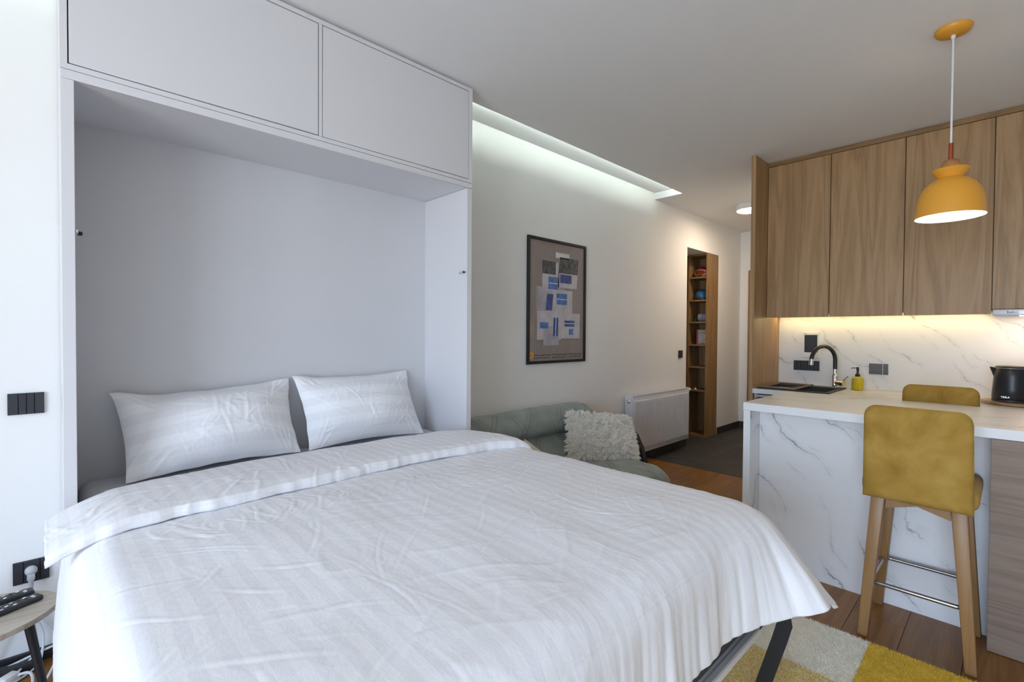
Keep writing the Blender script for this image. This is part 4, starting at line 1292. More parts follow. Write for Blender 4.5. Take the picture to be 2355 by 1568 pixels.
helmet('pink_helmet', 'magenta ski helmet on the top bookcase shelf behind goggles', (5.93, 2.70, 1.985), 0.098, 'pink')
helmet('blue_helmet', 'blue ski helmet on the second bookcase shelf', (5.93, 2.70, 1.70), 0.10, 'blue')
def goggles():
    t = thing('ski_goggles', 'ski goggles with amber lens in front of the magenta helmet', 'goggles', (5.82, 2.69, 1.985))
    n = 12
    vs = []; fs = []
    def ring(s, dx):
        out = []
        for k in range(28):
            a = 2 * PI * k / 28
            c, sn = math.cos(a), math.sin(a)
            yy = 0.082 * s * math.copysign(abs(c) ** 0.75, c)
            zz = 0.040 * s * math.copysign(abs(sn) ** 0.75, sn) + (0.012 if (sn < 0 and abs(c) < 0.25) else 0)
            out.append((5.818 + dx + 4.0 * yy * yy, 2.69 + yy, 2.032 + zz))
        return out
    a, b, c2 = ring(1.0, 0.02), ring(1.0, 0.0), ring(0.84, -0.003)
    vs = a + b + c2
    for r0 in (0, 28):
        for k in range(28):
            k2 = (k + 1) % 28
            fs.append((r0 + k, r0 + k2, r0 + 28 + k2, r0 + 28 + k))
    build('goggle_frame', MB().add(vs, fs), 'silver', t)
    d = ring(0.84, -0.003)
    build('lens', MB().add(d + [(5.812, 2.69, 2.032)], [(k, (k + 1) % 28, 28) for k in range(28)]), 'goggle', t)
    build('strap', MB().tube([(5.845, 2.612, 2.032), (5.90, 2.604, 2.036), (5.95, 2.604, 2.04)], 0.010, 8), 'black_plastic', t)
goggles()
def shelf_things():
    t = thing('rolled_cloth', 'grey striped rolled cloth on the third bookcase shelf', 'cloth', (5.88, 2.66, 1.428))
    prof = [(0.02, -0.06), (0.048, -0.058), (0.052, -0.03), (0.050, 0.0), (0.052, 0.03), (0.048, 0.058), (0.02, 0.06)]
    build('roll', MB().lathe(prof, (5.89, 2.664, 1.481), 24, 'Y'), 'grey_cloth', t)
    for dy in (-0.03, 0.0, 0.03):
        build('band', MB().lathe([(0.0515, -0.002), (0.0535, -0.001), (0.0535, 0.001), (0.0515, 0.002)], (5.89, 2.664 + dy, 1.481), 24, 'Y', close=True), 'ph_navy', t)
    t = thing('strap_coil', 'black coiled strap beside the rolled grey cloth', 'strap', (5.83, 2.76, 1.428))
    build('coil', MB().tube([(5.84 + 0.018 * math.cos(a * 0.7), 2.752 + 0.022 * math.sin(a * 0.7), 1.436 + a * 0.0018) for a in range(20)], 0.006, 8), 'black_plastic', t)
    build('tail', MB().tube([(5.83, 2.77, 1.436), (5.825, 2.79, 1.438), (5.825, 2.80, 1.45), (5.827, 2.806, 1.462)], 0.004, 8), 'black_plastic', t)
    t = thing('book', 'upright red-spined book with a printed cover on the fourth shelf', 'book', (5.88, 2.67, 1.146))
    build('cover', MB().box(5.845, 5.880, 2.602, 2.735, 1.1465, 1.330, 0.001, 1), 'book_front', t)
    build('spine', MB().box(5.844, 5.881, 2.719, 2.737, 1.1465, 1.331, 0.002, 1), 'red_book', t)
    build('picture', MB().box(5.8443, 5.846, 2.61, 2.705, 1.16, 1.285), 'ph_mid', t, smooth=False)
    build('foil_motif', MB().box(5.8438, 5.845, 2.62, 2.652, 1.23, 1.268), 'gold', t, smooth=False)
    text('title', 'REVA', 0.042, (5.8436, 2.710, 1.294), FACE_MX, 'white_plastic', t, sx=0.85)
    t = thing('trinket', 'small white and blue trinket on the sixth bookcase shelf', 'trinket', (5.83, 2.73, 0.579))
    build('base', MB().lathe([(0.016, 0.0), (0.018, 0.004), (0.014, 0.012), (0.006, 0.016)], (5.83, 2.735, 0.580), 14), 'white_plastic', t)
    build('bead', MB().lathe([(0.001, 0.0), (0.010, 0.006), (0.010, 0.016), (0.001, 0.022)], (5.845, 2.742, 0.596), 12), 'ph_navy', t)
shelf_things()

# ------------------------------------------------------------------ hall ceiling lamp
def hall_lamp():
    t = thing('hall_ceiling_lamp', 'round white flush ceiling lamp in the hall', 'ceiling lamp', (5.42, 1.955, 2.60))
    build('body', MB().lathe([(0.150, 0.058), (0.152, 0.03), (0.150, 0.006), (0.142, 0.0)], (5.42, 1.955, 2.60), 48), 'white_plastic', t)
    build('diffuser', MB().lathe([(0.136, 0.0), (0.134, -0.003), (0.08, -0.006), (0.001, -0.007)], (5.42, 1.955, 2.60), 48), 'hall_lamp', t)
hall_lamp()

# ------------------------------------------------------------------ kitchen run
YE = 1.387                    # inner face of the oak end panel
def kitchen():
    p = build('end_panel', MB().box(3.94, XK, YE, 1.419, 0.0, ZC - 0.002, 0.001, 1), 'oak', loc=(4.24, 1.40, 0))
    tag(p, 'tall oak end panel closing the left side of the kitchen', 'panel')
    p = build('cornice', MB().box(4.212, XK, -0.52, YE - 0.001, 2.624, ZC - 0.002, 0.001, 1), 'oak_shelf', loc=(4.37, 0.4, 2.624))
    tag(p, 'thin oak filler strip between the upper cabinets and the ceiling', 'trim')
    edges = [1.386, 0.951, 0.516, 0.086, -0.52]
    names = ['first oak upper cabinet next to the tall end panel', 'second oak upper cabinet above the tap and soap', 'third oak upper cabinet behind the yellow pendant lamp', 'oak upper cabinet above the cooker hood at the right edge']
    for i in range(4):
        a, b = edges[i + 1], edges[i]
        zb = 1.411 if i < 3 else 1.44
        t = thing('upper_cabinet', names[i], 'cabinet', (4.37, (a + b) / 2, zb), 'oak upper kitchen cabinets')
        zc = zb + 0.022 if i < 3 else zb
        body = MB().box(4.233, XK - 0.002, a + 0.0005, a + 0.018, zc, 2.622).box(4.233, XK - 0.002, b - 0.018, b - 0.0005, zc, 2.622)
        body.box(4.233, 4.5285 if i < 3 else XK - 0.002, a + 0.018, b - 0.018, zc, zc + 0.018).box(4.233, XK - 0.002, a + 0.018, b - 0.018, 2.604, 2.622).box(XK - 0.01, XK - 0.002, a + 0.018, b - 0.018, zc + 0.018, 2.604)
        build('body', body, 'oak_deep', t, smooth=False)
        build('door', MB().box(4.21, 4.231, a + 0.0025, b - 0.0025, zb - 0.003, 2.620, 0.0008, 1), 'oak', t)
    # hood
    h = thing('cooker_hood', 'slim silver pull-out cooker hood with a glowing lamp at the right edge', 'hood', (4.36, -0.22, 1.39))
    build('housing', MB().box(4.22, XK - 0.02, -0.515, 0.080, 1.402, 1.436), 'grey_plastic', h)
    build('front_strip', MB().box(4.172, 4.219, -0.515, 0.081, 1.396, 1.433, 0.003, 2), 'silver', h)
    build('lamp', MB().lathe([(0.036, 0.0), (0.036, -0.004), (0.001, -0.006)], (4.34, -0.07, 1.4015), 20), 'hood_lamp', h)
    text('logo', 'beko', 0.024, (4.1715, 0.020, 1.408), FACE_MX, 'ink', h)
    # strip under the cabinets
    s = thing('cabinet_light_strip', 'warm light strip under the oak upper cabinets along the backsplash', 'light strip', (4.5, 0.7, 1.40))
    build('channel', MB().box(4.440, 4.465, 0.09, 1.380, 1.4265, 1.4325), 'silver', s)
    build('diffuser', MB().box(4.444, 4.461, 0.095, 1.375, 1.4225, 1.4262), 'led_warm', s)
    # backsplash
    b = build('backsplash', MB().box(4.530, XK - 0.001, Y0 + 0.002, YE - 0.001, 0.853, 1.432), 'marble_b', loc=(4.537, 0.2, 0.853), smooth=False)
    tag(b, 'white marbled backsplash between the worktop and the upper cabinets', 'backsplash')
    # base cabinets
    be = [1.386, 0.79, 0.19, -0.41]
    bn = ['base cabinet under the black sink beside the end panel', 'middle base cabinet behind the breakfast bar', 'base cabinet under the kettle']
    for i in range(3):
        a, c = be[i + 1], be[i]
        t = thing('base_cabinet', bn[i], 'cabinet', (4.25, (a + c) / 2, 0), 'kitchen base cabinets')
        body = MB().box(3.975, XK, a, a + 0.018, 0.10, 0.815).box(3.975, XK, c - 0.018, c, 0.10, 0.815).box(3.975, XK, a + 0.018, c - 0.018, 0.10, 0.118).box(XK - 0.01, XK, a + 0.018, c - 0.018, 0.118, 0.815)
        build('body', body, 'cab_white', t, smooth=False)
        build('plinth', MB().box(4.00, 4.016, a, c, 0.0, 0.10), 'black_plastic', t, smooth=False)
        build('grip_profile', MB().box(3.962, 3.974, a + 0.012, c - 0.012, 0.786, 0.806, 0.002, 1), 'silver', t)
        build('drawer', MB().box(3.953, 3.972, a + 0.0015, c - 0.0015, 0.46, 0.779, 0.001, 1), 'oak', t)
        build('drawer', MB().box(3.953, 3.972, a + 0.0015, c - 0.0015, 0.105, 0.456, 0.001, 1), 'oak', t)
    # worktop with cut-out for the sink
    sx0, sx1, sy0, sy1 = 3.985, 4.47, 0.905, 1.345
    w = MB()
    w.box(3.93, sx0, Y0, YE - 0.001, 0.817, 0.852).box(sx1, 4.529, Y0, YE - 0.001, 0.817, 0.852)
    w.box(sx0, sx1, Y0, sy0, 0.817, 0.852).box(sx0, sx1, sy1, YE - 0.001, 0.817, 0.852)
    o = thing('kitchen_worktop', 'pale marbled kitchen worktop carrying the sink and the kettle', 'worktop', (4.23, 0.3, 0.817))
    build('slab', w, 'marble_t', o, smooth=False)
    build('edge_band', MB().box(3.9288, 3.9299, Y0, YE - 0.001, 0.817, 0.852), 'edge_white', o, smooth=False)
kitchen()

def sink():
    t = thing('kitchen_sink', 'black granite inset sink with drainer at the left of the worktop', 'sink', (4.23, 1.13, 0.852))
    x0, x1, y0, y1 = 3.968, 4.492, 0.885, 1.372
    zt = 0.860
    def bowl(mb, a0, a1, c0, c1, depth):
        mb.box(a0 - 0.004, a0, c0 - 0.004, c1 + 0.004, zt - depth, zt - 0.003).box(a1, a1 + 0.004, c0 - 0.004, c1 + 0.004, zt - depth, zt - 0.003)
        mb.box(a0, a1, c0 - 0.004, c0, zt - depth, zt - 0.003).box(a0, a1, c1, c1 + 0.004, zt - depth, zt - 0.003)
        mb.box(a0 - 0.004, a1 + 0.004, c0 - 0.004, c1 + 0.004, zt - depth - 0.004, zt - depth)
    r = MB()
    bx0, bx1, by0, by1 = 4.00, 4.36, 0.915, 1.165
    r.box(x0, bx0, y0, y1, 0.8525, zt, 0.002, 1).box(bx1, x1, y0, y1, 0.8525, zt, 0.002, 1)
    r.box(bx0, bx1, y0, by0, 0.8525, zt, 0.002, 1).box(bx0, bx1, by1, 1.185, 0.8525, zt, 0.002, 1).box(bx0, bx1, 1.335, y1, 0.8525, zt, 0.002, 1)
    build('rim', r, 'sink', t)
    b = MB(); bowl(b, bx0, bx1, by0, by1, 0.17)
    build('basin', b, 'sink', t)
    b = MB(); bowl(b, bx0, bx1, 1.185, 1.335, 0.03)
    build('drainer', b, 'sink', t)
    build('drain', MB().lathe([(0.045, 0.0), (0.045, 0.004), (0.030, 0.006), (0.028, 0.002), (0.001, 0.002)], (4.12, 1.0, zt - 0.17), 24), 'chrome', t)
    o = thing('sink_tray', 'brown colander tray set over the left half of the sink', 'tray', (4.2, 1.24, 0.861))
    a = MB()
    X0a, X1a, Y0a, Y1a = 3.985, 4.47, 1.105, 1.362
    a.box(X0a, X0a + 0.05, Y0a, Y1a, zt + 0.0005, zt + 0.010, 0.003, 2).box(X1a - 0.05, X1a, Y0a, Y1a, zt + 0.0005, zt + 0.010, 0.003, 2)
    a.box(X0a + 0.05, X1a - 0.05, Y0a, Y0a + 0.022, zt + 0.0005, zt + 0.010, 0.003, 2).box(X0a + 0.05, X1a - 0.05, Y1a - 0.03, Y1a, zt + 0.0005, zt + 0.010, 0.003, 2)
    build('rim', a, 'tray', o)
    build('inset', MB().box(X0a + 0.05, X1a - 0.05, 1.187, Y1a - 0.03, zt - 0.027, zt - 0.020, 0.002, 1), 'grey_plastic', o)
sink()

def faucet():
    bx, by = 4.415, 0.948
    t = thing('kitchen_tap', 'chrome kitchen tap with an arched black hose beside the sink', 'tap', (bx, by, 0.86))
    build('body', MB().lathe([(0.026, 0.001), (0.026, 0.006), (0.020, 0.010), (0.020, 0.095), (0.014, 0.104), (0.012, 0.112), (0.012, 0.150)], (bx, by, 0.86), 24), 'chrome', t)
    R = 0.105
    d = Vector((4.205 - bx, 1.057 - by, 0)); L = d.length; d.normalize()
    top = 1.168
    pts = [(bx, by, 1.005), (bx, by, 1.04), (bx, by, 1.075)]
    zc = 1.075; R = L / 2
    for k in range(1, 15):
        a = PI * k / 15
        s = R * (1 - math.cos(a))
        pts.append((bx + d.x * s, by + d.y * s, zc + 0.108 * math.sin(a)))
    e = (bx + d.x * L, by + d.y * L, 1.082)
    pts.append(e)
    build('hose', MB().tube(pts, 0.0145, 14), 'black_plastic', t)
    e2 = (e[0] + d.x * 0.006, e[1] + d.y * 0.006, 1.04)
    build('spray_head', MB().tube([(e[0], e[1], 1.086), e2], [0.0155, 0.0165], 16), 'chrome', t)
    m = Vector((-0.45, -0.89, 0)).normalized()
    c = Vector((bx, by, 0.90))
    k = build('mixer', MB().tube([c + m * 0.012, c + m * 0.072], [0.019, 0.019], 18), 'chrome', t)
    build('soap_reflection', MB().tube([c + m * 0.0722, c + m * 0.0735], [0.018, 0.0175], 18), 'gold', k)  # gold disc paints the yellow soap's reflection on the chrome mixer end
    build('lever', MB().tube([c + m * 0.058 + Vector((0, 0, 0.012)), c + m * 0.105 + Vector((0.0, 0, 0.056))], [0.005, 0.004], 10), 'chrome', k)
faucet()

def soap():
    c = (4.435, 0.806, 0.8525)
    t = thing('soap_dispenser', 'ribbed yellow glass soap dispenser with black pump beside the tap', 'soap dispenser', c)
    n = 72
    prof = [(0.030, 0.001), (0.036, 0.004), (0.0375, 0.02), (0.0375, 0.078), (0.034, 0.092), (0.022, 0.102), (0.014, 0.105)]
    vs = []; fs = []
    for r, h in prof:
        for k in range(n):
            rr = r * (1 + (0.025 * math.cos(k * 2 * PI / n * 24) if 0.003 < h < 0.09 else 0))
            vs.append((c[0] + rr * math.cos(2 * PI * k / n), c[1] + rr * math.sin(2 * PI * k / n), c[2] + h))
    for i in range(len(prof) - 1):
        for k in range(n):
            k2 = (k + 1) % n
            fs.append((i * n + k, i * n + k2, (i + 1) * n + k2, (i + 1) * n + k))
    fs.append(tuple(range(n - 1, -1, -1))); fs.append(tuple((len(prof) - 1) * n + k for k in range(n)))
    build('bottle', MB().add(vs, fs), 'soap', t, ang=25)
    build('collar', MB().lathe([(0.015, 0.103), (0.016, 0.106), (0.016, 0.122), (0.008, 0.124), (0.006, 0.145)], c, 20), 'soap_black', t)
    build('pump', MB().lathe([(0.007, 0.145), (0.008, 0.147), (0.008, 0.172), (0.006, 0.175)], c, 16).tube([(c[0], c[1], c[2] + 0.168), (c[0] - 0.01, c[1] + 0.035, c[2] + 0.168), (c[0] - 0.011, c[1] + 0.038, c[2] + 0.162)], 0.003, 8), 'soap_black', t)
soap()

def backsplash_fittings():
    xw = 4.53
    t = thing('fuse_box', 'white-framed fuse box with a black door on the backsplash', 'fuse box', (xw, 1.14, 1.08))
    y0, y1, z0, z1 = 1.083, 1.200, 1.083, 1.293
    f = MB().box(xw - 0.018, xw, y0, y1, z0, 1.128, 0.002, 1).box(xw - 0.018, xw, y0, y1, 1.270, z1, 0.002, 1).box(xw - 0.018, xw, y0, y0 + 0.012, 1.128, 1.270).box(xw - 0.018, xw, y1 - 0.012, y1, 1.128, 1.270)
    build('frame', f, 'white_plastic', t, smooth=False)
    dd = build('door', MB().box(xw - 0.019, xw - 0.004, y0 + 0.0125, y1 - 0.0125, 1.1285, 1.2695, 0.002, 1), 'black_plastic', t)
    build('window', MB().box(xw - 0.0205, xw - 0.019, y0 + 0.03, y1 - 0.026, 1.135, 1.258, 0.0005, 1), 'dark_switch', dd)
    build('nameplate', MB().box(xw - 0.0185, xw - 0.018, 1.17, 1.194, 1.278, 1.284), 'grey_plastic', t, smooth=False)
    plate('kitchen_switch', 'long black seven-gang switch and socket plate under the fuse box', 'x', 1.081, 1.268, 0.976, 1.057, (0, 0.2, 0.33, 0.46, 0.59, 0.72, 0.85, 1), xw)
    c = thing('chrome_socket', 'mirrored chrome socket plate on the backsplash beside the soap', 'socket', (xw, 0.69, 0.974))
    build('back_plate', MB().box(xw - 0.005, xw, 0.632, 0.751, 0.974, 1.057), 'steel', c)
    build('cover', MB().box(xw - 0.012, xw - 0.005, 0.668, 0.750, 0.975, 1.056, 0.001, 1), 'mirror_dark_reflection', c)
    build('cover', MB().box(xw - 0.012, xw - 0.005, 0.633, 0.663, 0.975, 1.056, 0.001, 1), 'mirror_dark_reflection', c)
    build('divider', MB().box(xw - 0.013, xw - 0.005, 0.6635, 0.6675, 0.975, 1.056), 'chrome', c)
backsplash_fittings()

def kettle():
    c = (4.215, -0.008, 0.8745)
    b = build('serving_board', MB().lathe([(0.155, 0.0), (0.162, 0.004), (0.162, 0.018), (0.156, 0.021)], (4.26, -0.035, 0.8525), 48), 'board', loc=(4.26, -0.035, 0.8525))
    tag(b, 'round wooden serving board under the black kettle', 'board')
    t = thing('kettle', 'matt black electric kettle with steel lid ring on a wooden board', 'kettle', c)
    build('base', MB().lathe([(0.086, 0.0), (0.088, 0.003), (0.086, 0.012), (0.080, 0.014)], c, 40), 'black_plastic', t)
    prof = [(0.085, 0.0145), (0.088, 0.020), (0.084, 0.08), (0.079, 0.15), (0.075, 0.196), (0.072, 0.199)]
    bd = build('body', MB().lathe(prof, c, 48), 'kettle', t)
    build('lid_ring', MB().lathe([(0.0745, 0.1995), (0.0755, 0.201), (0.0745, 0.204), (0.07, 0.2045)], c, 48), 'steel', t)
    build('lid', MB().lathe([(0.073, 0.2045), (0.074, 0.208), (0.068, 0.214), (0.02, 0.216), (0.001, 0.216)], c, 40), 'black_plastic', t)
    sp = MB()
    x, y, z = c
    sp.hexa([(x - 0.022, y + 0.074, z + 0.15), (x + 0.022, y + 0.074, z + 0.15), (x + 0.004, y + 0.08, z + 0.15), (x - 0.004, y + 0.08, z + 0.15),
             (x - 0.026, y + 0.068, z + 0.202), (x + 0.026, y + 0.068, z + 0.202), (x + 0.007, y + 0.098, z + 0.207), (x - 0.007, y + 0.098, z + 0.207)], 0.002)
    build('spout', sp, 'kettle', t)
    h = [(x, y - 0.066, z + 0.206), (x, y - 0.10, z + 0.207), (x, y - 0.122, z + 0.195), (x, y - 0.125, z + 0.16), (x, y - 0.120, z + 0.10), (x, y - 0.110, z + 0.05), (x, y - 0.083, z + 0.042)]
    build('handle', MB().tube(h, [0.012, 0.013, 0.014, 0.014, 0.013, 0.012, 0.011], 12), 'black_plastic', t)
    text('logo', 'TESLA', 0.014, (x - 0.0885, y + 0.045, z + 0.025), (PI / 2 - 0.06, 0, -PI / 2 - 0.0), 'silver', t, ext=0.002)
kettle()

# ------------------------------------------------------------------ breakfast bar
def bar():
    t = thing('breakfast_bar', 'white marbled breakfast bar between the bed and the kitchen', 'counter', (3.1, 0.3, 0))
    yr = -0.95
    build('worktop', MB().box(2.7135, 3.48, yr, 1.002, 0.862, 0.902), 'marble_t', t, smooth=False)
    build('edge_band', MB().box(2.7124, 2.7134, yr, 1.002, 0.862, 0.902).box(2.7134, 3.48, 1.002, 1.003, 0.862, 0.902), 'edge_white', t, smooth=False)
    build('side_panel', MB().box(2.7145, 3.46, 0.966, 1.001, 0.0, 0.861), 'marble_v', t, smooth=False)
    build('edge_band', MB().box(2.7134, 2.7144, 0.966, 1.001, 0.0, 0.861), 'edge_white', t, smooth=False)
    build('back_panel', MB().box(2.852, 2.872, 0.050, 0.965, 0.0, 0.861), 'marble_v', t, smooth=False)
    c = thing('bar_cabinet', 'greyish oak cabinet block under the right end of the breakfast bar', 'cabinet', (3.0, -0.45, 0))
    build('body', MB().box(2.723, 3.40, yr + 0.01, 0.047, 0.0, 0.8605), 'oak_h', c, smooth=False)
    build('front', MB().box(2.7155, 2.722, yr + 0.008, 0.048, 0.002, 0.8605, 0.001, 1), 'oak_h', c)
bar()

def bar_stool(name, label, origin, flip, yaw=0.0):
    """built facing +x with the back at x = 0; flip turns it round"""
    t = thing(name, label, 'bar stool', origin, 'mustard bar stools')
    T = Matrix.Translation(origin) @ Matrix.Rotation((PI if flip else 0) + yaw, 4, 'Z')
    hw = 0.168
    # backrest: padded slab, gently curved and leaning
    n, m = 96, 60
    us = np.linspace(-1, 1, n); vs_ = np.linspace(0, 1, m)
    U, V = np.meshgrid(us, vs_, indexing='ij')
    def surf(front):
        w = hw * (1.0 - 0.03 * V)
        rc = 0.045
        zz = 0.608 + 0.382 * V
        # rounded corners in outline
        yy = w * U
        top = np.clip((np.abs(U) - (1 - rc / hw)) / (rc / hw), 0, 1)
        zz = zz - (1 - np.sqrt(1 - np.clip(top, 0, 1) ** 2)) * rc * V ** 2 * (V > 0.5)
        pad = (1 - np.abs(U) ** 8) ** 0.5 * (1 - np.abs(2 * V - 1) ** 10) ** 0.5
        lean = -0.018 - 0.028 * V + 0.018 * U ** 2 * 0
        xx = lean + (0.026 if front else -0.026) * pad
        if front:
            xx = xx - 0.006 * np.exp(-(((np.abs(U) - 0.04) / 0.014) ** 2))
        else:
            xx = xx + 0.0025 * pn(U * 2 + 3, V * 2.5) - 0.003 * np.exp(-((V - 0.955 + 0.02 * U * U) / 0.02) ** 2) * 0.8
        return np.stack([xx, yy, zz], -1)
    F = surf(True); K = surf(False)
    full = np.concatenate([F, K[::-1], F[:1]], 0)
    def tr(A):
        f = A.reshape(-1, 3)
        R = np.array(T.to_3x3()); o = np.array(T.translation)
        return (f @ R.T + o).reshape(A.shape)
    b = grid_mesh('backrest', tr(full), None, 'velvet', t)
    bmx = MB()
    # close top and bottom rims with a strip
    def rim(j):
        a, c = tr(F)[:, j], tr(K)[:, j]
        return a, c
    for j in (0, m - 1):
        a, c = rim(j)
        k = len(bmx.v)
        vs = [tuple(p) for p in a] + [tuple(p) for p in c]
        bmx.add(vs, [(i, i + 1, n + i + 1, n + i) for i in range(n - 1)])
    build('back_rim', bmx, 'velvet', b)
    # seat
    s = MB().box(0.012, 0.385, -hw - 0.012, hw + 0.012, 0.612, 0.690, 0.028, 4)
    build('seat', s.xf(T), 'velvet', t)
    # wooden frame: aprons with a shallow arch, tapered splayed legs
    def leg(x_t, y_t, x_b, y_b):
        a, c = 0.024, 0.018
        return MB().hexa([(x_b - c, y_b - c, 0.0), (x_b + c, y_b - c, 0.0), (x_b + c, y_b + c, 0.0), (x_b - c, y_b + c, 0.0),
                          (x_t - a, y_t - a, 0.61), (x_t + a, y_t - a, 0.61), (x_t + a, y_t + a, 0.61), (x_t - a, y_t + a, 0.61)], 0.006, 2)
    for sx, sy in ((0, 1), (0, -1), (1, 1), (1, -1)):
        xt = 0.055 if sx == 0 else 0.335
        xb = 0.03 if sx == 0 else 0.375
        build('leg', leg(xt, sy * 0.124, xb, sy * 0.167).xf(T), 'beech', t)
    def apron_y(x):
        zl, zm, zt = 0.555, 0.585, 0.6115
        w = 0.10
        return MB().add([(x - 0.01, -w, zl), (x - 0.01, 0, zm), (x - 0.01, w, zl), (x - 0.01, w, zt), (x - 0.01, 0, zt), (x - 0.01, -w, zt),
                         (x + 0.01, -w, zl), (x + 0.01, 0, zm), (x + 0.01, w, zl), (x + 0.01, w, zt), (x + 0.01, 0, zt), (x + 0.01, -w, zt)],
                        [(0, 1, 4, 5), (1, 2, 3, 4), (11, 10, 7, 6), (10, 9, 8, 7), (0, 6, 7, 1), (1, 7, 8, 2), (5, 4, 10, 11), (4, 3, 9, 10), (2, 8, 9, 3), (5, 11, 6, 0)])
    for x in (0.055, 0.335):
        build('apron', apron_y(x).xf(T), 'beech', t)
    for sy in (1, -1):
        build('apron', MB().box(0.08, 0.31, sy * 0.124 - 0.01, sy * 0.124 + 0.01, 0.56, 0.6115).xf(T), 'beech', t)
    # steel foot rail: closed rounded loop inside the legs
    z = 0.232
    x0, x1, y0 = 0.045, 0.362, 0.148
    r = 0.03
    loop = []
    for (cx, cy, a0) in ((x1 - r, y0 - r, 0), (x0 + r, y0 - r, 90), (x0 + r, -y0 + r, 180), (x1 - r, -y0 + r, 270)):
        for k in range(7):
            a = math.radians(a0 + 15 * k)
            loop.append((cx + r * math.cos(a), cy + r * math.sin(a), z))
    loop.append(loop[0])
    build('foot_rail', MB().tube(loop, 0.0085, 10, caps=False).xf(T), 'steel', t)
bar_stool('bar_stool', 'nearer mustard velvet bar stool seen from behind at the breakfast bar', (2.452, 0.250, 0.0), False)
bar_stool('bar_stool', 'farther mustard velvet bar stool with seamed back behind the breakfast bar', (3.548, 0.272, 0.0), True)

# ------------------------------------------------------------------ pendant lamp
def pendant():
    cx, cy = 2.955, 0.203
    t = thing('pendant_lamp', 'mustard yellow pendant lamp on a white cord above the breakfast bar', 'pendant lamp', (cx, cy, 2.658))
    build('ceiling_canopy', MB().lathe([(0.066, 0.0), (0.067, -0.006), (0.060, -0.018), (0.042, -0.027), (0.012, -0.030)], (cx, cy, 2.659), 40), 'yellow_lamp', t)
    build('cord', MB().tube([(cx, cy, 2.632), (cx, cy, 2.4), (cx, cy, 2.12)], 0.0042, 10), 'white_plastic', t)
    build('cord_grip', MB().lathe([(0.008, 0.012), (0.009, 0.0), (0.007, -0.010)], (cx, cy, 2.622), 14), 'white_plastic', t)
    build('tube', MB().lathe([(0.009, 0.0), (0.009, 0.078)], (cx, cy, 2.066), 18), 'copper', t)
    build('wood_cap', MB().lathe([(0.036, -0.012), (0.036, 0.0), (0.033, 0.02), (0.029, 0.034), (0.024, 0.038)], (cx, cy, 2.030), 28), 'beech', t)
    prof = [(0.066, 2.026), (0.068, 2.024), (0.056, 2.005), (0.045, 1.989), (0.055, 1.981), (0.074, 1.970), (0.089, 1.956), (0.104, 1.932), (0.115, 1.900), (0.121, 1.856), (0.1245, 1.811),
            (0.1225, 1.811), (0.119, 1.856), (0.113, 1.898), (0.102, 1.929), (0.087, 1.952), (0.060, 1.972), (0.040, 1.980)]
    k = 11
    sh = build('shade', MB().lathe([(r, z) for r, z in prof[:k]], (cx, cy, 0), 56, close=True), 'yellow_lamp', t)
    build('lining', MB().lathe([(r, z) for r, z in prof[k - 1:]], (cx, cy, 0), 56, close=True), 'lamp_inner', sh)
    bl = [(0.001, 1.845), (0.022, 1.850), (0.035, 1.868), (0.035, 1.886), (0.022, 1.915), (0.014, 1.945), (0.014, 1.978)]
    build('bulb', MB().lathe(bl, (cx, cy, 0), 24), 'bulb', t)
pendant()

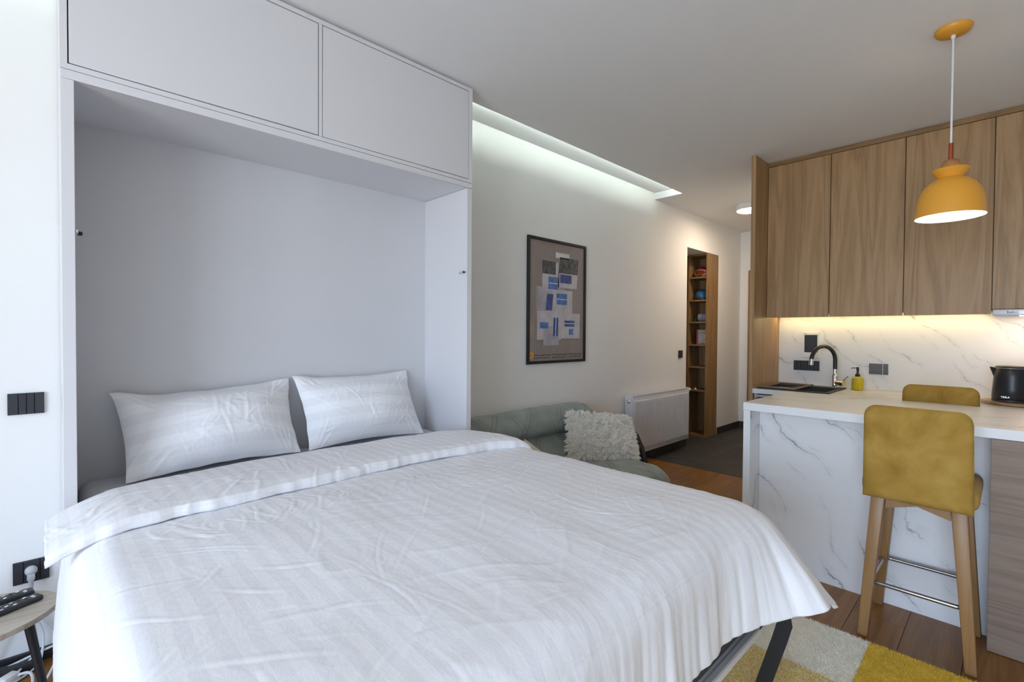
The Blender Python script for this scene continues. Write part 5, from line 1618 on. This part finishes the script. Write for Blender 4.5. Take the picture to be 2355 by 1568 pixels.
# ------------------------------------------------------------------ rug
def rug():
    t = thing('rug', 'shaggy rug of ivory, yellow and mottled patches under the bed foot', 'rug', (1.4, 0.5, 0))
    build('backing', MB().box(0.612, 2.410, -0.72, 1.49, 0.0005, 0.006), 'cream_cloth', t)
    mats = {}
    pw, ph = 0.36, 0.37
    for i in range(5):
        for j in range(6):
            x0, x1 = 2.41 - pw * (i + 1), 2.41 - pw * i
            y0, y1 = 0.38 + ph * (j - 3), 0.38 + ph * (j - 2)
            if i == 0:
                mt = {2: 'rug_yellow', 3: 'rug_white'}.get(j, ['rug_mottled', 'rug_white', 'rug_yellow', 'rug_white', 'rug_mottled', 'rug_yellow'][j])
            elif i == 1:
                mt = {2: 'rug_white', 3: 'rug_mottled'}.get(j, ['rug_yellow', 'rug_mottled', 'rug_white', 'rug_mottled', 'rug_white', 'rug_mottled'][j])
            else:
                mt = ['rug_white', 'rug_yellow', 'rug_mottled'][(i + j) % 3]
            p = build('patch', MB().box(x0 + 0.0005, x1 - 0.0005, y0 + 0.0005, y1 - 0.0005, 0.0055, 0.0105), mt, t, smooth=False)
            near = (i <= 1 and j in (1, 2, 3))
            if not near:
                continue
            cnt = 9000
            px = rng.uniform(x0 - 0.002, x1 + 0.002, cnt); py = rng.uniform(y0 - 0.002, y1 + 0.002, cnt)
            if i == 0:
                k = rng.random(cnt) < 0.06
                px = np.where(k, x1 + rng.uniform(-0.002, 0.003, cnt), px)
            ln = rng.uniform(0.005, 0.011, cnt)
            ax = rng.normal(0, 0.45, cnt) + 0.5 * pn(px * 9, py * 9); ay = rng.normal(0, 0.45, cnt) + 0.5 * pn(px * 9 + 7, py * 9)
            w = rng.uniform(0.0008, 0.0016, cnt); th = rng.uniform(0, PI, cnt)
            sx, sy = np.cos(th) * w, np.sin(th) * w
            z0 = 0.0102
            V = np.stack([np.stack([px - sx, py - sy, np.full(cnt, z0)], -1), np.stack([px + sx, py + sy, np.full(cnt, z0)], -1),
                          np.stack([px + ax * ln, py + ay * ln, z0 + ln * 0.9], -1)], 1).reshape(-1, 3)
            org = world_of(p)
            V = V - np.array(org[:])
            me = bpy.data.meshes.new('pile')
            me.vertices.add(len(V)); me.vertices.foreach_set('co', V.astype(np.float32).ravel())
            me.loops.add(cnt * 3); me.loops.foreach_set('vertex_index', np.arange(cnt * 3, dtype=np.int32))
            me.polygons.add(cnt); me.polygons.foreach_set('loop_start', (np.arange(cnt) * 3).astype(np.int32)); me.polygons.foreach_set('loop_total', np.full(cnt, 3, np.int32))
            me.update(calc_edges=True)
            me.materials.append(M[mt])
            o = bpy.data.objects.new('pile', me); COL.objects.link(o); o.parent = p
            o['kind'] = 'stuff'
rug()
